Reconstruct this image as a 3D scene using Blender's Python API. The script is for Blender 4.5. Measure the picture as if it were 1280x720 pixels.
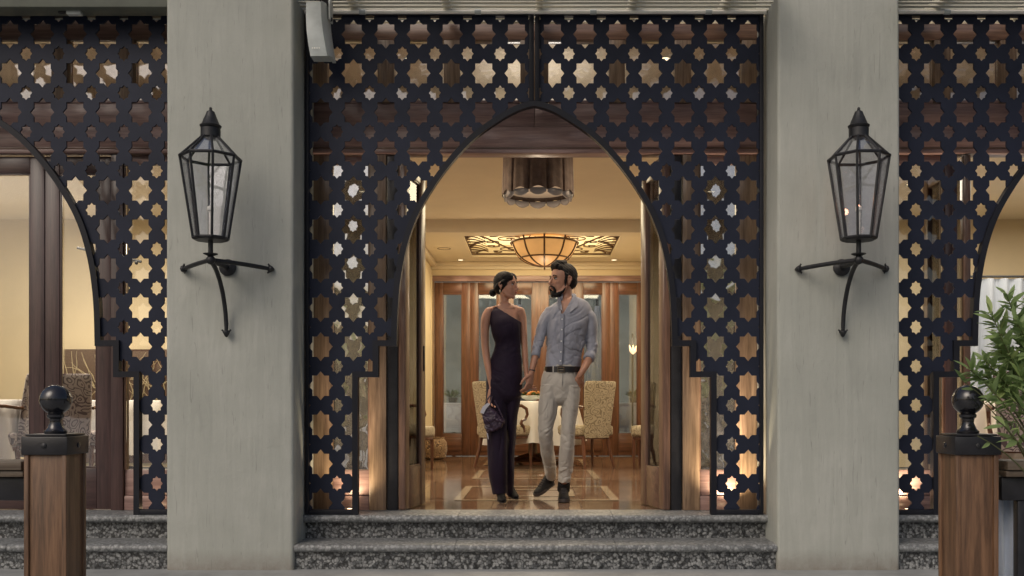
import bpy, bmesh, math, random
from math import radians as R, sin, cos, pi, sqrt
from mathutils import Vector, Matrix, noise
from mathutils.geometry import delaunay_2d_cdt

random.seed(7)
SC = bpy.context.scene
for o in list(bpy.data.objects):
    bpy.data.objects.remove(o)

# ------------------------------------------------------------------ camera
# interior floor is z = 0; world y runs into the building; the camera stands at y = -6.1
CAMY, CAMZ = -6.1, 0.71
cam = bpy.data.cameras.new('camera')
cam.lens = 33.05
cam.sensor_width = 36
cam.shift_x = -28 / 1280
cam.shift_y = 146 / 1280
cam.clip_start = 0.05
cam.clip_end = 800
camo = bpy.data.objects.new('camera', cam)
SC.collection.objects.link(camo)
camo.location = (0, CAMY, CAMZ)
camo.rotation_euler = (R(90), 0, 0)
SC.camera = camo

# ------------------------------------------------------------------ sky, sun, exposure
SUN_EL, SUN_AZ = 42, 215          # overcast, from behind the camera to the left
W = bpy.data.worlds.new('World')
SC.world = W
W.use_nodes = True
wn = W.node_tree.nodes
wn.clear()
sky = wn.new('ShaderNodeTexSky')
sky.sky_type = 'NISHITA'
sky.sun_disc = False
sky.sun_elevation = R(SUN_EL)
sky.sun_rotation = R(SUN_AZ)
sky.air_density = 1.0
sky.dust_density = 6.0
sky.ozone_density = 0.6
bg = wn.new('ShaderNodeBackground')
bg.inputs['Strength'].default_value = 0.088
wo = wn.new('ShaderNodeOutputWorld')
W.node_tree.links.new(sky.outputs[0], bg.inputs[0])
W.node_tree.links.new(bg.outputs[0], wo.inputs[0])
sl = bpy.data.lights.new('sun', 'SUN')
sl.energy = 0.5
sl.angle = R(40)
sl.color = (1, 0.98, 0.94)
so = bpy.data.objects.new('sun', sl)
SC.collection.objects.link(so)
az = R(SUN_AZ)
sd = Vector((sin(az) * cos(R(SUN_EL)), cos(az) * cos(R(SUN_EL)), sin(R(SUN_EL))))
so.rotation_euler = sd.to_track_quat('Z', 'Y').to_euler()
so.location = (-4, -9, 8)
SC.view_settings.view_transform = 'Standard'
SC.view_settings.look = 'None'
SC.view_settings.exposure = 0.0
SC.view_settings.gamma = 1
SC.view_settings.use_curve_mapping = False
SC.cycles.max_bounces = 8
SC.cycles.transparent_max_bounces = 16
SC.cycles.sample_clamp_indirect = 4
SC.cycles.caustics_reflective = False
SC.cycles.caustics_refractive = False
try:
    SC.cycles.use_denoising = True
except Exception:
    pass

# ------------------------------------------------------------------ materials
def newmat(name):
    m = bpy.data.materials.new(name)
    m.use_nodes = True
    nt = m.node_tree
    b = nt.nodes['Principled BSDF']
    return m, nt, b

def coords(nt, scale=(1, 1, 1), rot=(0, 0, 0), src='Object'):
    tc = nt.nodes.new('ShaderNodeTexCoord')
    mp = nt.nodes.new('ShaderNodeMapping')
    mp.inputs['Scale'].default_value = scale
    mp.inputs['Rotation'].default_value = rot
    if src == 'World':
        g = nt.nodes.new('ShaderNodeNewGeometry')
        nt.links.new(g.outputs['Position'], mp.inputs[0])
    else:
        nt.links.new(tc.outputs[src], mp.inputs[0])
    return mp.outputs[0]

def ramp(nt, fac, stops):
    r = nt.nodes.new('ShaderNodeValToRGB')
    el = r.color_ramp.elements
    while len(el) > 1:
        el.remove(el[-1])
    el[0].position = stops[0][0]
    el[0].color = (*stops[0][1], 1)
    for p, c in stops[1:]:
        e = el.new(p)
        e.color = (*c, 1)
    nt.links.new(fac, r.inputs[0])
    return r.outputs[0]

def tex_noise(nt, vec, scale, detail=4, rough=0.5, dist=0.0):
    n = nt.nodes.new('ShaderNodeTexNoise')
    n.inputs['Scale'].default_value = scale
    n.inputs['Detail'].default_value = detail
    n.inputs['Roughness'].default_value = rough
    n.inputs['Distortion'].default_value = dist
    nt.links.new(vec, n.inputs['Vector'])
    return n.outputs['Fac']

def bump(nt, b, h, strength=0.2, dist=0.01, chain=None):
    n = nt.nodes.new('ShaderNodeBump')
    n.inputs['Strength'].default_value = strength
    n.inputs['Distance'].default_value = dist
    nt.links.new(h, n.inputs['Height'])
    if chain is not None:
        nt.links.new(chain, n.inputs['Normal'])
    nt.links.new(n.outputs[0], b.inputs['Normal'])
    return n.outputs[0]

def plain(name, col, rough=0.6, metal=0.0, var=0.15, vs=6.0, bs=0.0, bscale=60, coat=0.0, vec='Object'):
    m, nt, b = newmat(name)
    v = coords(nt, src=vec)
    n = tex_noise(nt, v, vs, 5, 0.6)
    lo = tuple(c * (1 - var) for c in col)
    hi = tuple(min(1, c * (1 + var)) for c in col)
    nt.links.new(ramp(nt, n, [(0.3, lo), (0.7, hi)]), b.inputs['Base Color'])
    b.inputs['Roughness'].default_value = rough
    b.inputs['Metallic'].default_value = metal
    if coat:
        b.inputs['Coat Weight'].default_value = coat
        b.inputs['Coat Roughness'].default_value = 0.1
    if bs:
        bump(nt, b, tex_noise(nt, v, bscale, 4, 0.6), bs, 0.004)
    return m

def wood(name, dark, light, axis='z', rough=0.4, sc=1.0, coat=0.2):
    m, nt, b = newmat(name)
    s = {'z': (14, 14, 0.9), 'x': (0.9, 14, 14), 'y': (14, 0.9, 14)}[axis]
    v = coords(nt, tuple(a * sc for a in s), src='World')
    n = tex_noise(nt, v, 2.2, 6, 0.62, 0.6)
    n2 = tex_noise(nt, coords(nt, tuple(a * sc * 3.2 for a in s), src='World'), 3, 3, 0.6)
    mx = nt.nodes.new('ShaderNodeMath')
    mx.operation = 'MULTIPLY_ADD'
    nt.links.new(n2, mx.inputs[0])
    mx.inputs[1].default_value = 0.35
    nt.links.new(n, mx.inputs[2])
    mid = tuple((a + c) / 2 for a, c in zip(dark, light))
    nt.links.new(ramp(nt, mx.outputs[0], [(0.45, dark), (0.66, mid), (0.85, light)]), b.inputs['Base Color'])
    b.inputs['Roughness'].default_value = rough
    b.inputs['Coat Weight'].default_value = coat
    b.inputs['Coat Roughness'].default_value = 0.25
    bump(nt, b, mx.outputs[0], 0.12, 0.003)
    return m

def emis(name, col, strength, var=0.0):
    m, nt, b = newmat(name)
    b.inputs['Base Color'].default_value = (*col, 1)
    b.inputs['Emission Strength'].default_value = strength
    if var:
        n = tex_noise(nt, coords(nt), 5, 3)
        nt.links.new(ramp(nt, n, [(0.3, tuple(c * (1 - var) for c in col)), (0.7, col)]), b.inputs['Emission Color'])
    else:
        b.inputs['Emission Color'].default_value = (*col, 1)
    return m

def glass(name, tint=(0.9, 0.93, 0.92), refl=0.22, rough=0.02, bumpy=0.05, bscale=3.0, dirt=0.0, fres=1.0):
    m, nt, b = newmat(name)
    nt.nodes.remove(b)
    out = nt.nodes['Material Output']
    tr = nt.nodes.new('ShaderNodeBsdfTransparent')
    tr.inputs[0].default_value = (*tint, 1)
    gl = nt.nodes.new('ShaderNodeBsdfGlossy')
    gl.inputs['Roughness'].default_value = rough
    gl.inputs['Color'].default_value = (0.95, 0.97, 1, 1)
    fr = nt.nodes.new('ShaderNodeLayerWeight')
    fr.inputs['Blend'].default_value = 0.3
    ma = nt.nodes.new('ShaderNodeMath')
    ma.operation = 'MULTIPLY_ADD'
    ma.use_clamp = True
    nt.links.new(fr.outputs['Fresnel'], ma.inputs[0])
    ma.inputs[1].default_value = fres
    ma.inputs[2].default_value = refl
    mix = nt.nodes.new('ShaderNodeMixShader')
    nt.links.new(ma.outputs[0], mix.inputs[0])
    nt.links.new(tr.outputs[0], mix.inputs[1])
    nt.links.new(gl.outputs[0], mix.inputs[2])
    last = mix.outputs[0]
    v = coords(nt)
    if dirt:
        df = nt.nodes.new('ShaderNodeBsdfDiffuse')
        df.inputs[0].default_value = (0.5, 0.5, 0.5, 1)
        m2 = nt.nodes.new('ShaderNodeMixShader')
        n = tex_noise(nt, v, 30, 6, 0.7)
        r = ramp(nt, n, [(0.45, (0, 0, 0)), (0.8, (dirt,) * 3)])
        nt.links.new(r, m2.inputs[0])
        nt.links.new(last, m2.inputs[1])
        nt.links.new(df.outputs[0], m2.inputs[2])
        last = m2.outputs[0]
    if bumpy:
        bp = nt.nodes.new('ShaderNodeBump')
        bp.inputs['Strength'].default_value = bumpy
        bp.inputs['Distance'].default_value = 0.02
        nt.links.new(tex_noise(nt, v, bscale, 2), bp.inputs['Height'])
        nt.links.new(bp.outputs[0], gl.inputs['Normal'])
    nt.links.new(last, out.inputs['Surface'])
    return m

# plaster with vertical trowel strokes
def plaster():
    m, nt, b = newmat('column plaster')
    v = coords(nt, src='World')
    vs = coords(nt, (9, 9, 0.7), src='World')
    n1 = tex_noise(nt, v, 1.6, 5, 0.6)
    n2 = tex_noise(nt, vs, 2.0, 6, 0.6, 1.2)
    mx = nt.nodes.new('ShaderNodeMath'); mx.operation = 'MULTIPLY_ADD'
    nt.links.new(n2, mx.inputs[0]); mx.inputs[1].default_value = 0.6
    nt.links.new(n1, mx.inputs[2])
    c = ramp(nt, mx.outputs[0], [(0.5, (0.315, 0.328, 0.30)), (0.68, (0.355, 0.368, 0.335)), (0.84, (0.385, 0.397, 0.363)), (1.0, (0.43, 0.44, 0.405))])
    # weathering close to the ground
    sep = nt.nodes.new('ShaderNodeSeparateXYZ')
    nt.links.new(v, sep.inputs[0])
    mr = nt.nodes.new('ShaderNodeMapRange')
    nt.links.new(sep.outputs[2], mr.inputs[0])
    mr.inputs[1].default_value = -0.31; mr.inputs[2].default_value = -0.18
    mr.inputs[3].default_value = 1.6; mr.inputs[4].default_value = 0
    n3 = tex_noise(nt, v, 14, 5, 0.7)
    mm = nt.nodes.new('ShaderNodeMath'); mm.operation = 'MULTIPLY'
    nt.links.new(mr.outputs[0], mm.inputs[0]); nt.links.new(n3, mm.inputs[1])
    mc = nt.nodes.new('ShaderNodeMix'); mc.data_type = 'RGBA'
    nt.links.new(mm.outputs[0], mc.inputs[0])
    nt.links.new(c, mc.inputs[6]); mc.inputs[7].default_value = (0.24, 0.22, 0.19, 1)
    # scratches
    vo = tex_noise(nt, coords(nt, (30, 30, 2.2), src='World'), 1.5, 2, 0.4, 2.5)
    r = ramp(nt, vo, [(0.0, (0.70,) * 3), (0.285, (0.78,) * 3), (0.325, (1, 1, 1)), (1, (1, 1, 1))])
    mul = nt.nodes.new('ShaderNodeMix'); mul.data_type = 'RGBA'; mul.blend_type = 'MULTIPLY'
    mul.inputs[0].default_value = 0.8
    nt.links.new(mc.outputs[2], mul.inputs[6]); nt.links.new(r, mul.inputs[7])
    nt.links.new(mul.outputs[2], b.inputs['Base Color'])
    b.inputs['Roughness'].default_value = 0.75
    ch = bump(nt, b, n2, 0.22, 0.012)
    bump(nt, b, tex_noise(nt, v, 22, 6, 0.65), 0.55, 0.007, ch)
    return m

def granite(name, polished=False):
    m, nt, b = newmat(name)
    v = coords(nt, src='World')
    # warp so that pebbles are irregular
    nz = nt.nodes.new('ShaderNodeTexNoise'); nz.inputs['Scale'].default_value = 20
    nt.links.new(v, nz.inputs['Vector'])
    add = nt.nodes.new('ShaderNodeMix'); add.data_type = 'RGBA'; add.blend_type = 'ADD'
    add.inputs[0].default_value = 0.035
    nt.links.new(v, add.inputs[6]); nt.links.new(nz.outputs['Color'], add.inputs[7])
    vo = nt.nodes.new('ShaderNodeTexVoronoi'); vo.feature = 'DISTANCE_TO_EDGE'
    vo.inputs['Scale'].default_value = 56
    nt.links.new(add.outputs[2], vo.inputs['Vector'])
    vc = nt.nodes.new('ShaderNodeTexVoronoi'); vc.inputs['Scale'].default_value = 56
    nt.links.new(add.outputs[2], vc.inputs['Vector'])
    hs = nt.nodes.new('ShaderNodeSeparateColor')
    nt.links.new(vc.outputs['Color'], hs.inputs[0])
    fine = tex_noise(nt, v, 110, 3, 0.7)
    cell = ramp(nt, hs.outputs[0], [(0.0, (0.05, 0.054, 0.06)), (0.25, (0.12, 0.127, 0.133)), (0.6, (0.235, 0.243, 0.247)), (1.0, (0.38, 0.39, 0.39))])
    edge = ramp(nt, vc.outputs['Distance'], [(0.38, (1, 1, 1)), (0.52, (0.75,) * 3), (0.68, (0.20,) * 3)])
    mul = nt.nodes.new('ShaderNodeMix'); mul.data_type = 'RGBA'; mul.blend_type = 'MULTIPLY'; mul.inputs[0].default_value = 1
    nt.links.new(cell, mul.inputs[6]); nt.links.new(edge, mul.inputs[7])
    f2 = ramp(nt, fine, [(0.3, (0.6,) * 3), (0.7, (1.25,) * 3)])
    mul2 = nt.nodes.new('ShaderNodeMix'); mul2.data_type = 'RGBA'; mul2.blend_type = 'MULTIPLY'; mul2.inputs[0].default_value = 1
    nt.links.new(mul.outputs[2], mul2.inputs[6]); nt.links.new(f2, mul2.inputs[7])
    last = mul2.outputs[2]
    if polished:      # worn paler tread
        mc = nt.nodes.new('ShaderNodeMix'); mc.data_type = 'RGBA'
        n = tex_noise(nt, coords(nt, (1.2, 5, 5), src='World'), 3, 5, 0.6)
        nt.links.new(ramp(nt, n, [(0.3, (0.22,) * 3), (0.7, (0.62,) * 3)]), mc.inputs[0])
        nt.links.new(last, mc.inputs[6]); mc.inputs[7].default_value = (0.25, 0.262, 0.268, 1)
        last = mc.outputs[2]
    nt.links.new(last, b.inputs['Base Color'])
    b.inputs['Roughness'].default_value = 0.45 if not polished else 0.5
    bump(nt, b, fine, 0.15, 0.003)
    return m

def damask(name, ground, fig, sc=26.0):
    m, nt, b = newmat(name)
    v = coords(nt, src='Object')
    nz = nt.nodes.new('ShaderNodeTexNoise'); nz.inputs['Scale'].default_value = 7
    nz.inputs['Detail'].default_value = 1
    nt.links.new(v, nz.inputs['Vector'])
    add = nt.nodes.new('ShaderNodeMix'); add.data_type = 'RGBA'; add.blend_type = 'ADD'
    add.inputs[0].default_value = 0.16
    nt.links.new(v, add.inputs[6]); nt.links.new(nz.outputs['Color'], add.inputs[7])
    vo = nt.nodes.new('ShaderNodeTexVoronoi'); vo.inputs['Scale'].default_value = sc * 0.45
    nt.links.new(add.outputs[2], vo.inputs['Vector'])
    ms = nt.nodes.new('ShaderNodeMath'); ms.operation = 'SINE'
    mm = nt.nodes.new('ShaderNodeMath'); mm.operation = 'MULTIPLY'; mm.inputs[1].default_value = 21
    nt.links.new(vo.outputs['Distance'], mm.inputs[0]); nt.links.new(mm.outputs[0], ms.inputs[0])
    c = ramp(nt, ms.outputs[0], [(0.0, fig), (0.30, fig), (0.48, ground), (1, ground)])
    nt.links.new(c, b.inputs['Base Color'])
    b.inputs['Roughness'].default_value = 0.75
    b.inputs['Sheen Weight'].default_value = 0.2
    bump(nt, b, ms.outputs[0], 0.15, 0.002)
    return m

def marble(name, a, bcol, c3, rough=0.08):
    m, nt, b = newmat(name)
    g = nt.nodes.new('ShaderNodeObjectInfo')
    v = coords(nt, (1, 1, 1), src='World')
    off = nt.nodes.new('ShaderNodeVectorMath'); off.operation = 'ADD'
    sc = nt.nodes.new('ShaderNodeVectorMath'); sc.operation = 'SCALE'
    cb = nt.nodes.new('ShaderNodeCombineXYZ')
    for i in range(3):
        nt.links.new(g.outputs['Random'], cb.inputs[i])
    nt.links.new(cb.outputs[0], sc.inputs[0]); sc.inputs['Scale'].default_value = 37
    nt.links.new(v, off.inputs[0]); nt.links.new(sc.outputs[0], off.inputs[1])
    n = tex_noise(nt, off.outputs[0], 3.2, 8, 0.62, 1.6)
    c = ramp(nt, n, [(0.3, a), (0.5, bcol), (0.62, a), (0.72, c3)])
    mul = nt.nodes.new('ShaderNodeMix'); mul.data_type = 'RGBA'; mul.blend_type = 'MULTIPLY'; mul.inputs[0].default_value = 1
    rr = ramp(nt, g.outputs['Random'], [(0, (0.72,) * 3), (1, (1.15,) * 3)])
    nt.links.new(c, mul.inputs[6]); nt.links.new(rr, mul.inputs[7])
    nt.links.new(mul.outputs[2], b.inputs['Base Color'])
    b.inputs['Roughness'].default_value = rough
    return m

M = {}
M['plaster'] = plaster()
M['granite'] = granite('granite riser')
M['tread'] = granite('granite tread', True)
M['grille'] = plain('black lattice paint', (0.017, 0.021, 0.038), 0.5, 0.0, 0.2, 3, 0.05, 200, vec='World')
M['grille'].node_tree.nodes['Principled BSDF'].inputs['Specular IOR Level'].default_value = 0.18
M['band'] = plain('black edge bar paint', (0.013, 0.014, 0.020), 0.45, 0.0, 0.2, 4, vec='World')
M['band'].node_tree.nodes['Principled BSDF'].inputs['Specular IOR Level'].default_value = 0.22
M['iron'] = plain('wrought iron', (0.022, 0.023, 0.026), 0.45, 0.3, 0.35, 30, 0.3, 120)
M['gloss_black'] = plain('gloss black enamel', (0.012, 0.012, 0.016), 0.16, 0.0, 0.3, 10, 0.0, 60, coat=0.6)
M['cap_black'] = plain('satin black steel', (0.016, 0.016, 0.02), 0.35, 0.0, 0.4, 12, 0.15, 90)
M['wood_v'] = wood('mahogany upright', (0.11, 0.068, 0.043), (0.31, 0.21, 0.135), 'z', 0.35)
M['wood_h'] = wood('mahogany crosswise', (0.15, 0.085, 0.078), (0.34, 0.22, 0.195), 'x', 0.35)
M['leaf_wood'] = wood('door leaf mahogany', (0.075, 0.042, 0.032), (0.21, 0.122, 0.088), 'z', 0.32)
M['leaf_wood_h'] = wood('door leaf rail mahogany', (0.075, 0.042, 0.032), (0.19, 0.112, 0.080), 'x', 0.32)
M['leaf_dark'] = wood('shaded leaf mahogany', (0.030, 0.016, 0.017), (0.085, 0.046, 0.042), 'z', 0.3)  # same door mahogany, darkened for the shade on side-bay leaves and posts
M['leaf_shaded_h'] = wood('shaded leaf mahogany rail', (0.030, 0.016, 0.017), (0.080, 0.043, 0.040), 'x', 0.3)
M['inner_wood'] = wood('inner door timber', (0.062, 0.027, 0.016), (0.165, 0.073, 0.042), 'z', 0.3)
M['inner_wood_h'] = wood('inner door rail timber', (0.062, 0.027, 0.016), (0.15, 0.066, 0.038), 'x', 0.3)
M['post_wood'] = wood('railing post oak', (0.046, 0.022, 0.012), (0.22, 0.118, 0.062), 'z', 0.5, 1.3, 0.1)
M['rail_wood'] = wood('weathered rail timber', (0.075, 0.052, 0.036), (0.19, 0.15, 0.11), 'x', 0.5, 1.2, 0.1)
M['chair_wood'] = wood('chair timber', (0.05, 0.018, 0.009), (0.16, 0.06, 0.028), 'z', 0.3)
M['glass'] = glass('door glass', (0.92, 0.93, 0.93), 0.045)
M['side_glass'] = glass('side light glass', (0.70, 0.73, 0.78), 0.46, 0.03, 0.3, 5, 0.15)
M['fan_glass'] = glass('fanlight glass', (0.92, 0.93, 0.95), 0.10, 0.03, 0.2, 5, 0.1)
M['dark_glass'] = glass('inner door glass', (0.86, 0.88, 0.88), 0.08, 0.02, 0.03)
M['lantern_glass'] = glass('seeded lantern glass', (0.985, 0.985, 0.995), 0.05, 0.05, 0.06, 10, 0.05, 0.3)
M['cream'] = plain('cream wall paint', (0.74, 0.63, 0.43), 0.8, 0, 0.05, 2, 0.05, 80, vec='World')
M['ceil'] = plain('cream ceiling paint', (0.80, 0.72, 0.57), 0.85, 0, 0.05, 1.5, vec='World')
M['marble'] = marble('brown marble', (0.115, 0.070, 0.048), (0.19, 0.122, 0.083), (0.06, 0.034, 0.024))
M['marble_lt'] = marble('pale marble', (0.46, 0.37, 0.26), (0.54, 0.44, 0.32), (0.36, 0.28, 0.19))
M['paving'] = plain('grey paving', (0.30, 0.31, 0.31), 0.6, 0, 0.2, 5, 0.15, 60, vec='World')
M['speaker'] = plain('weathered grey plastic', (0.46, 0.50, 0.50), 0.5, 0, 0.16, 8, 0.05, 60)
M['speaker_edge'] = plain('pale grey plastic', (0.52, 0.55, 0.54), 0.45, 0, 0.12, 8)
M['tube_steel'] = plain('pale steel tube', (0.92, 0.88, 0.80), 0.35, 0.0, 0.1, 8)
M['soffit'] = wood('pale soffit slat', (0.50, 0.48, 0.40), (0.78, 0.75, 0.64), 'x', 0.55, 0.7, 0.0)
M['beam'] = plain('grey green beam paint', (0.13, 0.14, 0.115), 0.7, 0, 0.2, 3, 0.2, 60, vec='World')
M['cloth'] = plain('white table linen', (0.78, 0.76, 0.74), 0.85, 0, 0.04, 6, 0.1, 200)
M['blue_cloth'] = plain('pale blue cloth', (0.66, 0.72, 0.82), 0.8, 0, 0.1, 9, 0.2, 90)
M['damask'] = damask('gold damask', (0.20, 0.155, 0.092), (0.40, 0.33, 0.22), 34)
M['damask_grey'] = damask('grey plum damask', (0.10, 0.07, 0.085), (0.42, 0.36, 0.34), 30)
M['black_gasket'] = plain('black rubber seal', (0.010, 0.010, 0.011), 0.5, 0, 0.3, 10)
# ------------------------------------------------------------------ mesh helpers
COL = SC.collection

class MB:
    def __init__(s):
        s.v = []
        s.f = []
    def add(s, vs, fs):
        o = len(s.v)
        s.v.extend([tuple(p) for p in vs])
        s.f.extend([tuple(i + o for i in f) for f in fs])
        return s
    def box(s, x0, x1, y0, y1, z0, z1, mat=None):
        vs = [Vector((x, y, z)) for z in (z0, z1) for y in (y0, y1) for x in (x0, x1)]
        if mat:
            vs = [mat @ p for p in vs]
        return s.add(vs, [(0, 2, 3, 1), (4, 5, 7, 6), (0, 1, 5, 4), (2, 6, 7, 3), (0, 4, 6, 2), (1, 3, 7, 5)])
    def cbox(s, x0, x1, y0, y1, z0, z1, c=0.004, mat=None):
        """box with chamfered edges"""
        bm = bmesh.new()
        bmesh.ops.create_cube(bm, size=1)
        for v in bm.verts:
            v.co = Vector((x0 + (v.co.x + .5) * (x1 - x0), y0 + (v.co.y + .5) * (y1 - y0), z0 + (v.co.z + .5) * (z1 - z0)))
        bmesh.ops.bevel(bm, geom=bm.edges[:] , offset=c, segments=2, affect='EDGES', profile=0.5)
        bm.verts.index_update()
        vs = [v.co.copy() for v in bm.verts]
        if mat:
            vs = [mat @ p for p in vs]
        s.add(vs, [tuple(v.index for v in f.verts) for f in bm.faces])
        bm.free()
        return s
    def tube(s, pts, radii, n=10, cap=True):
        pts = [Vector(p) for p in pts]
        if not isinstance(radii, (list, tuple)):
            radii = [radii] * len(pts)
        rings = []
        up = None
        for i, p in enumerate(pts):
            t = (pts[min(i + 1, len(pts) - 1)] - pts[max(i - 1, 0)]).normalized()
            if up is None:
                up = Vector((0, 1, 0)) if abs(t.y) < 0.9 else Vector((1, 0, 0))
            a = (up - t * up.dot(t)).normalized()
            up = a
            b = t.cross(a)
            r = radii[i]
            ra, rb = r if isinstance(r, (tuple, list)) else (r, r)
            rings.append([p + a * (cos(2 * pi * k / n) * ra) + b * (sin(2 * pi * k / n) * rb) for k in range(n)])
        vs = [q for r_ in rings for q in r_]
        fs = []
        for i in range(len(pts) - 1):
            for k in range(n):
                k2 = (k + 1) % n
                fs.append((i * n + k, i * n + k2, (i + 1) * n + k2, (i + 1) * n + k))
        if cap:
            fs.append(tuple(reversed(range(n))))
            fs.append(tuple((len(pts) - 1) * n + k for k in range(n)))
        return s.add(vs, fs)
    def lathe(s, prof, c=(0, 0, 0), n=24, rot=0.0, cap=True):
        cx, cy, cz = c
        vs = []
        for r, z in prof:
            for k in range(n):
                a = rot + 2 * pi * k / n
                vs.append((cx + r * cos(a), cy + r * sin(a), cz + z))
        fs = []
        for i in range(len(prof) - 1):
            for k in range(n):
                k2 = (k + 1) % n
                fs.append((i * n + k, i * n + k2, (i + 1) * n + k2, (i + 1) * n + k))
        if cap:
            fs.append(tuple(reversed(range(n))))
            fs.append(tuple((len(prof) - 1) * n + k for k in range(n)))
        return s.add(vs, fs)
    def sphere(s, c, r, u=20, v=12):
        rx, ry, rz = r if isinstance(r, (tuple, list)) else (r, r, r)
        c = Vector(c)
        vs = [c + Vector((0, 0, -rz))]
        for j in range(1, v):
            ph = -pi / 2 + pi * j / v
            for i in range(u):
                a = 2 * pi * i / u
                vs.append(c + Vector((rx * cos(ph) * cos(a), ry * cos(ph) * sin(a), rz * sin(ph))))
        vs.append(c + Vector((0, 0, rz)))
        fs = [(0, 1 + (i + 1) % u, 1 + i) for i in range(u)]
        for j in range(v - 2):
            for i in range(u):
                i2 = (i + 1) % u
                fs.append((1 + j * u + i, 1 + j * u + i2, 1 + (j + 1) * u + i2, 1 + (j + 1) * u + i))
        t = len(vs) - 1
        b0 = 1 + (v - 2) * u
        fs += [(b0 + i, b0 + (i + 1) % u, t) for i in range(u)]
        return s.add(vs, fs)
    def prism(s, poly, y0, y1):
        """polygon in x,z pushed from y0 to y1 (convex or simple)"""
        n = len(poly)
        vs = [(x, y0, z) for x, z in poly] + [(x, y1, z) for x, z in poly]
        fs = [tuple(range(n)), tuple(reversed(range(n, 2 * n)))]
        fs += [(i, i + n, (i + 1) % n + n, (i + 1) % n) for i in range(n)]
        return s.add(vs, fs)
    def xf(s, m):
        s.v = [tuple(m @ Vector(p)) for p in s.v]
        return s
    def mesh(s, name, smooth=False):
        me = bpy.data.meshes.new(name)
        me.from_pydata(s.v, [], s.f)
        me.validate()
        bm = bmesh.new()
        bm.from_mesh(me)
        bmesh.ops.recalc_face_normals(bm, faces=bm.faces[:])
        bm.to_mesh(me)
        bm.free()
        if smooth:
            me.polygons.foreach_set('use_smooth', [True] * len(me.polygons))
            if smooth != 'all':
                try:
                    me.set_sharp_from_angle(angle=R(smooth if isinstance(smooth, (int, float)) and smooth > 1 else 40))
                except Exception:
                    pass
        return me
    def build(s, name, mat, parent=None, smooth=40, loc=None, rz=0.0):
        me = s.mesh(name, smooth)
        me.materials.append(mat)
        return link(name, me, parent, loc, rz)

def link(name, me, parent=None, loc=None, rz=0.0):
    o = bpy.data.objects.new(name, me)
    COL.objects.link(o)
    if parent is not None:
        o.parent = parent
    if loc is not None:
        o.location = loc
    if rz:
        o.rotation_euler = (0, 0, rz)
    return o

def tag(o, label=None, cat=None, group=None, kind=None):
    if label: o['label'] = label
    if cat: o['category'] = cat
    if group: o['group'] = group
    if kind: o['kind'] = kind
    return o

def thing(name, label, cat, loc=(0, 0, 0), rz=0.0, group=None):
    o = bpy.data.objects.new(name, None)
    COL.objects.link(o)
    o.location = loc
    o.rotation_euler = (0, 0, rz)
    o.empty_display_size = 0.1
    return tag(o, label, cat, group)

def struct(o):
    o['kind'] = 'structure'
    return o

def kids(o):
    return [c for c in bpy.data.objects if c.parent == o]

def dup(o, loc=None, rz=None, label=None, parent=None):
    c = o.copy()
    COL.objects.link(c)
    c.parent = parent
    if loc is not None: c.location = loc
    if rz is not None: c.rotation_euler = (0, 0, rz)
    if label: c['label'] = label
    for ch in kids(o):
        dup(ch, parent=c)
    return c

def Y(D):           # distance from the camera -> world y
    return D + CAMY

# ------------------------------------------------------------------ large structure
BAY = 3.77
BL, BR = 3.72, 3.745          # lattice pitch to the left and right bay
# ground and steps
g = MB().box(-60, 60, -60, Y(5.83) - 0.0, -0.45, -0.31).build('pavement', M['paving'], smooth=False)
struct(g)
RI = 0.155
for xa, xb in ((-1.486, 1.50), (-1.486 - BAY, -2.272), (2.256, 2.256 + 2.98)):
    r1 = MB().box(xa - .0, xb + .0, Y(5.84), Y(6.3), -0.45, -RI - 0.049)
    st = struct(r1.build('lower_step', M['granite'], smooth=False))
    def nosing(z, yf, yb, x0, x1):
        prof = []
        h = 0.050
        for k in range(9):
            a = -pi / 2 + pi * k / 8
            prof.append((yf - cos(a) * h * .5, z - h / 2 + sin(a) * h / 2))
        prof += [(yb, z), (yb, z - h)]
        n = len(prof)
        vs = [(x0, y, zz) for y, zz in prof] + [(x1, y, zz) for y, zz in prof]
        fs = [tuple(range(n)), tuple(reversed(range(n, 2 * n)))] + [(i, (i + 1) % n, (i + 1) % n + n, i + n) for i in range(n)]
        return MB().add(vs, fs)
    # nosed treads laid as slabs with fine joints
    n = 3
    for k in range(n):
        x0 = xa + (xb - xa) * k / n + (0.0015 if k else 0)
        x1 = xa + (xb - xa) * (k + 1) / n - (0.0015 if k < n - 1 else 0)
        nosing(-RI + 0.001, Y(5.83), Y(6.12), x0, x1).build('tread_slab', M['tread'], st)
    st2 = struct(MB().box(xa, xb, Y(6.10), Y(6.35), -RI, -0.049).build('upper_step', M['granite'], smooth=False))
    for k in range(n):
        x0 = xa + (xb - xa) * k / n + (0.0015 if k else 0)
        x1 = xa + (xb - xa) * (k + 1) / n - (0.0015 if k < n - 1 else 0)
        nosing(0.001, Y(6.06), Y(6.36), x0, x1).build('tread_slab', M['tread'], st2)

# interior floor: square marble slabs on a bed
fl = struct(MB().box(-7, 7, Y(6.35), Y(13.2), -0.12, -0.012).build('floor', M['paving'], smooth=False))
T = 0.625
med = (0.015, Y(7.57), 0.615)
slab = MB().cbox(-T / 2 + .001, T / 2 - .001, -T / 2 + .001, T / 2 - .001, -0.012, 0.0, 0.0012).mesh('floor_slab', False)
slab.materials.append(M['marble'])
for i in range(-10, 11):
    for j in range(11):
        x = i * T + 0.015
        y = Y(6.36) + T * (j + 0.5)
        if abs(x) < 3.3 or j < 3:
            o = link('floor_slab', slab, fl, (x, y, 0))
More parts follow.
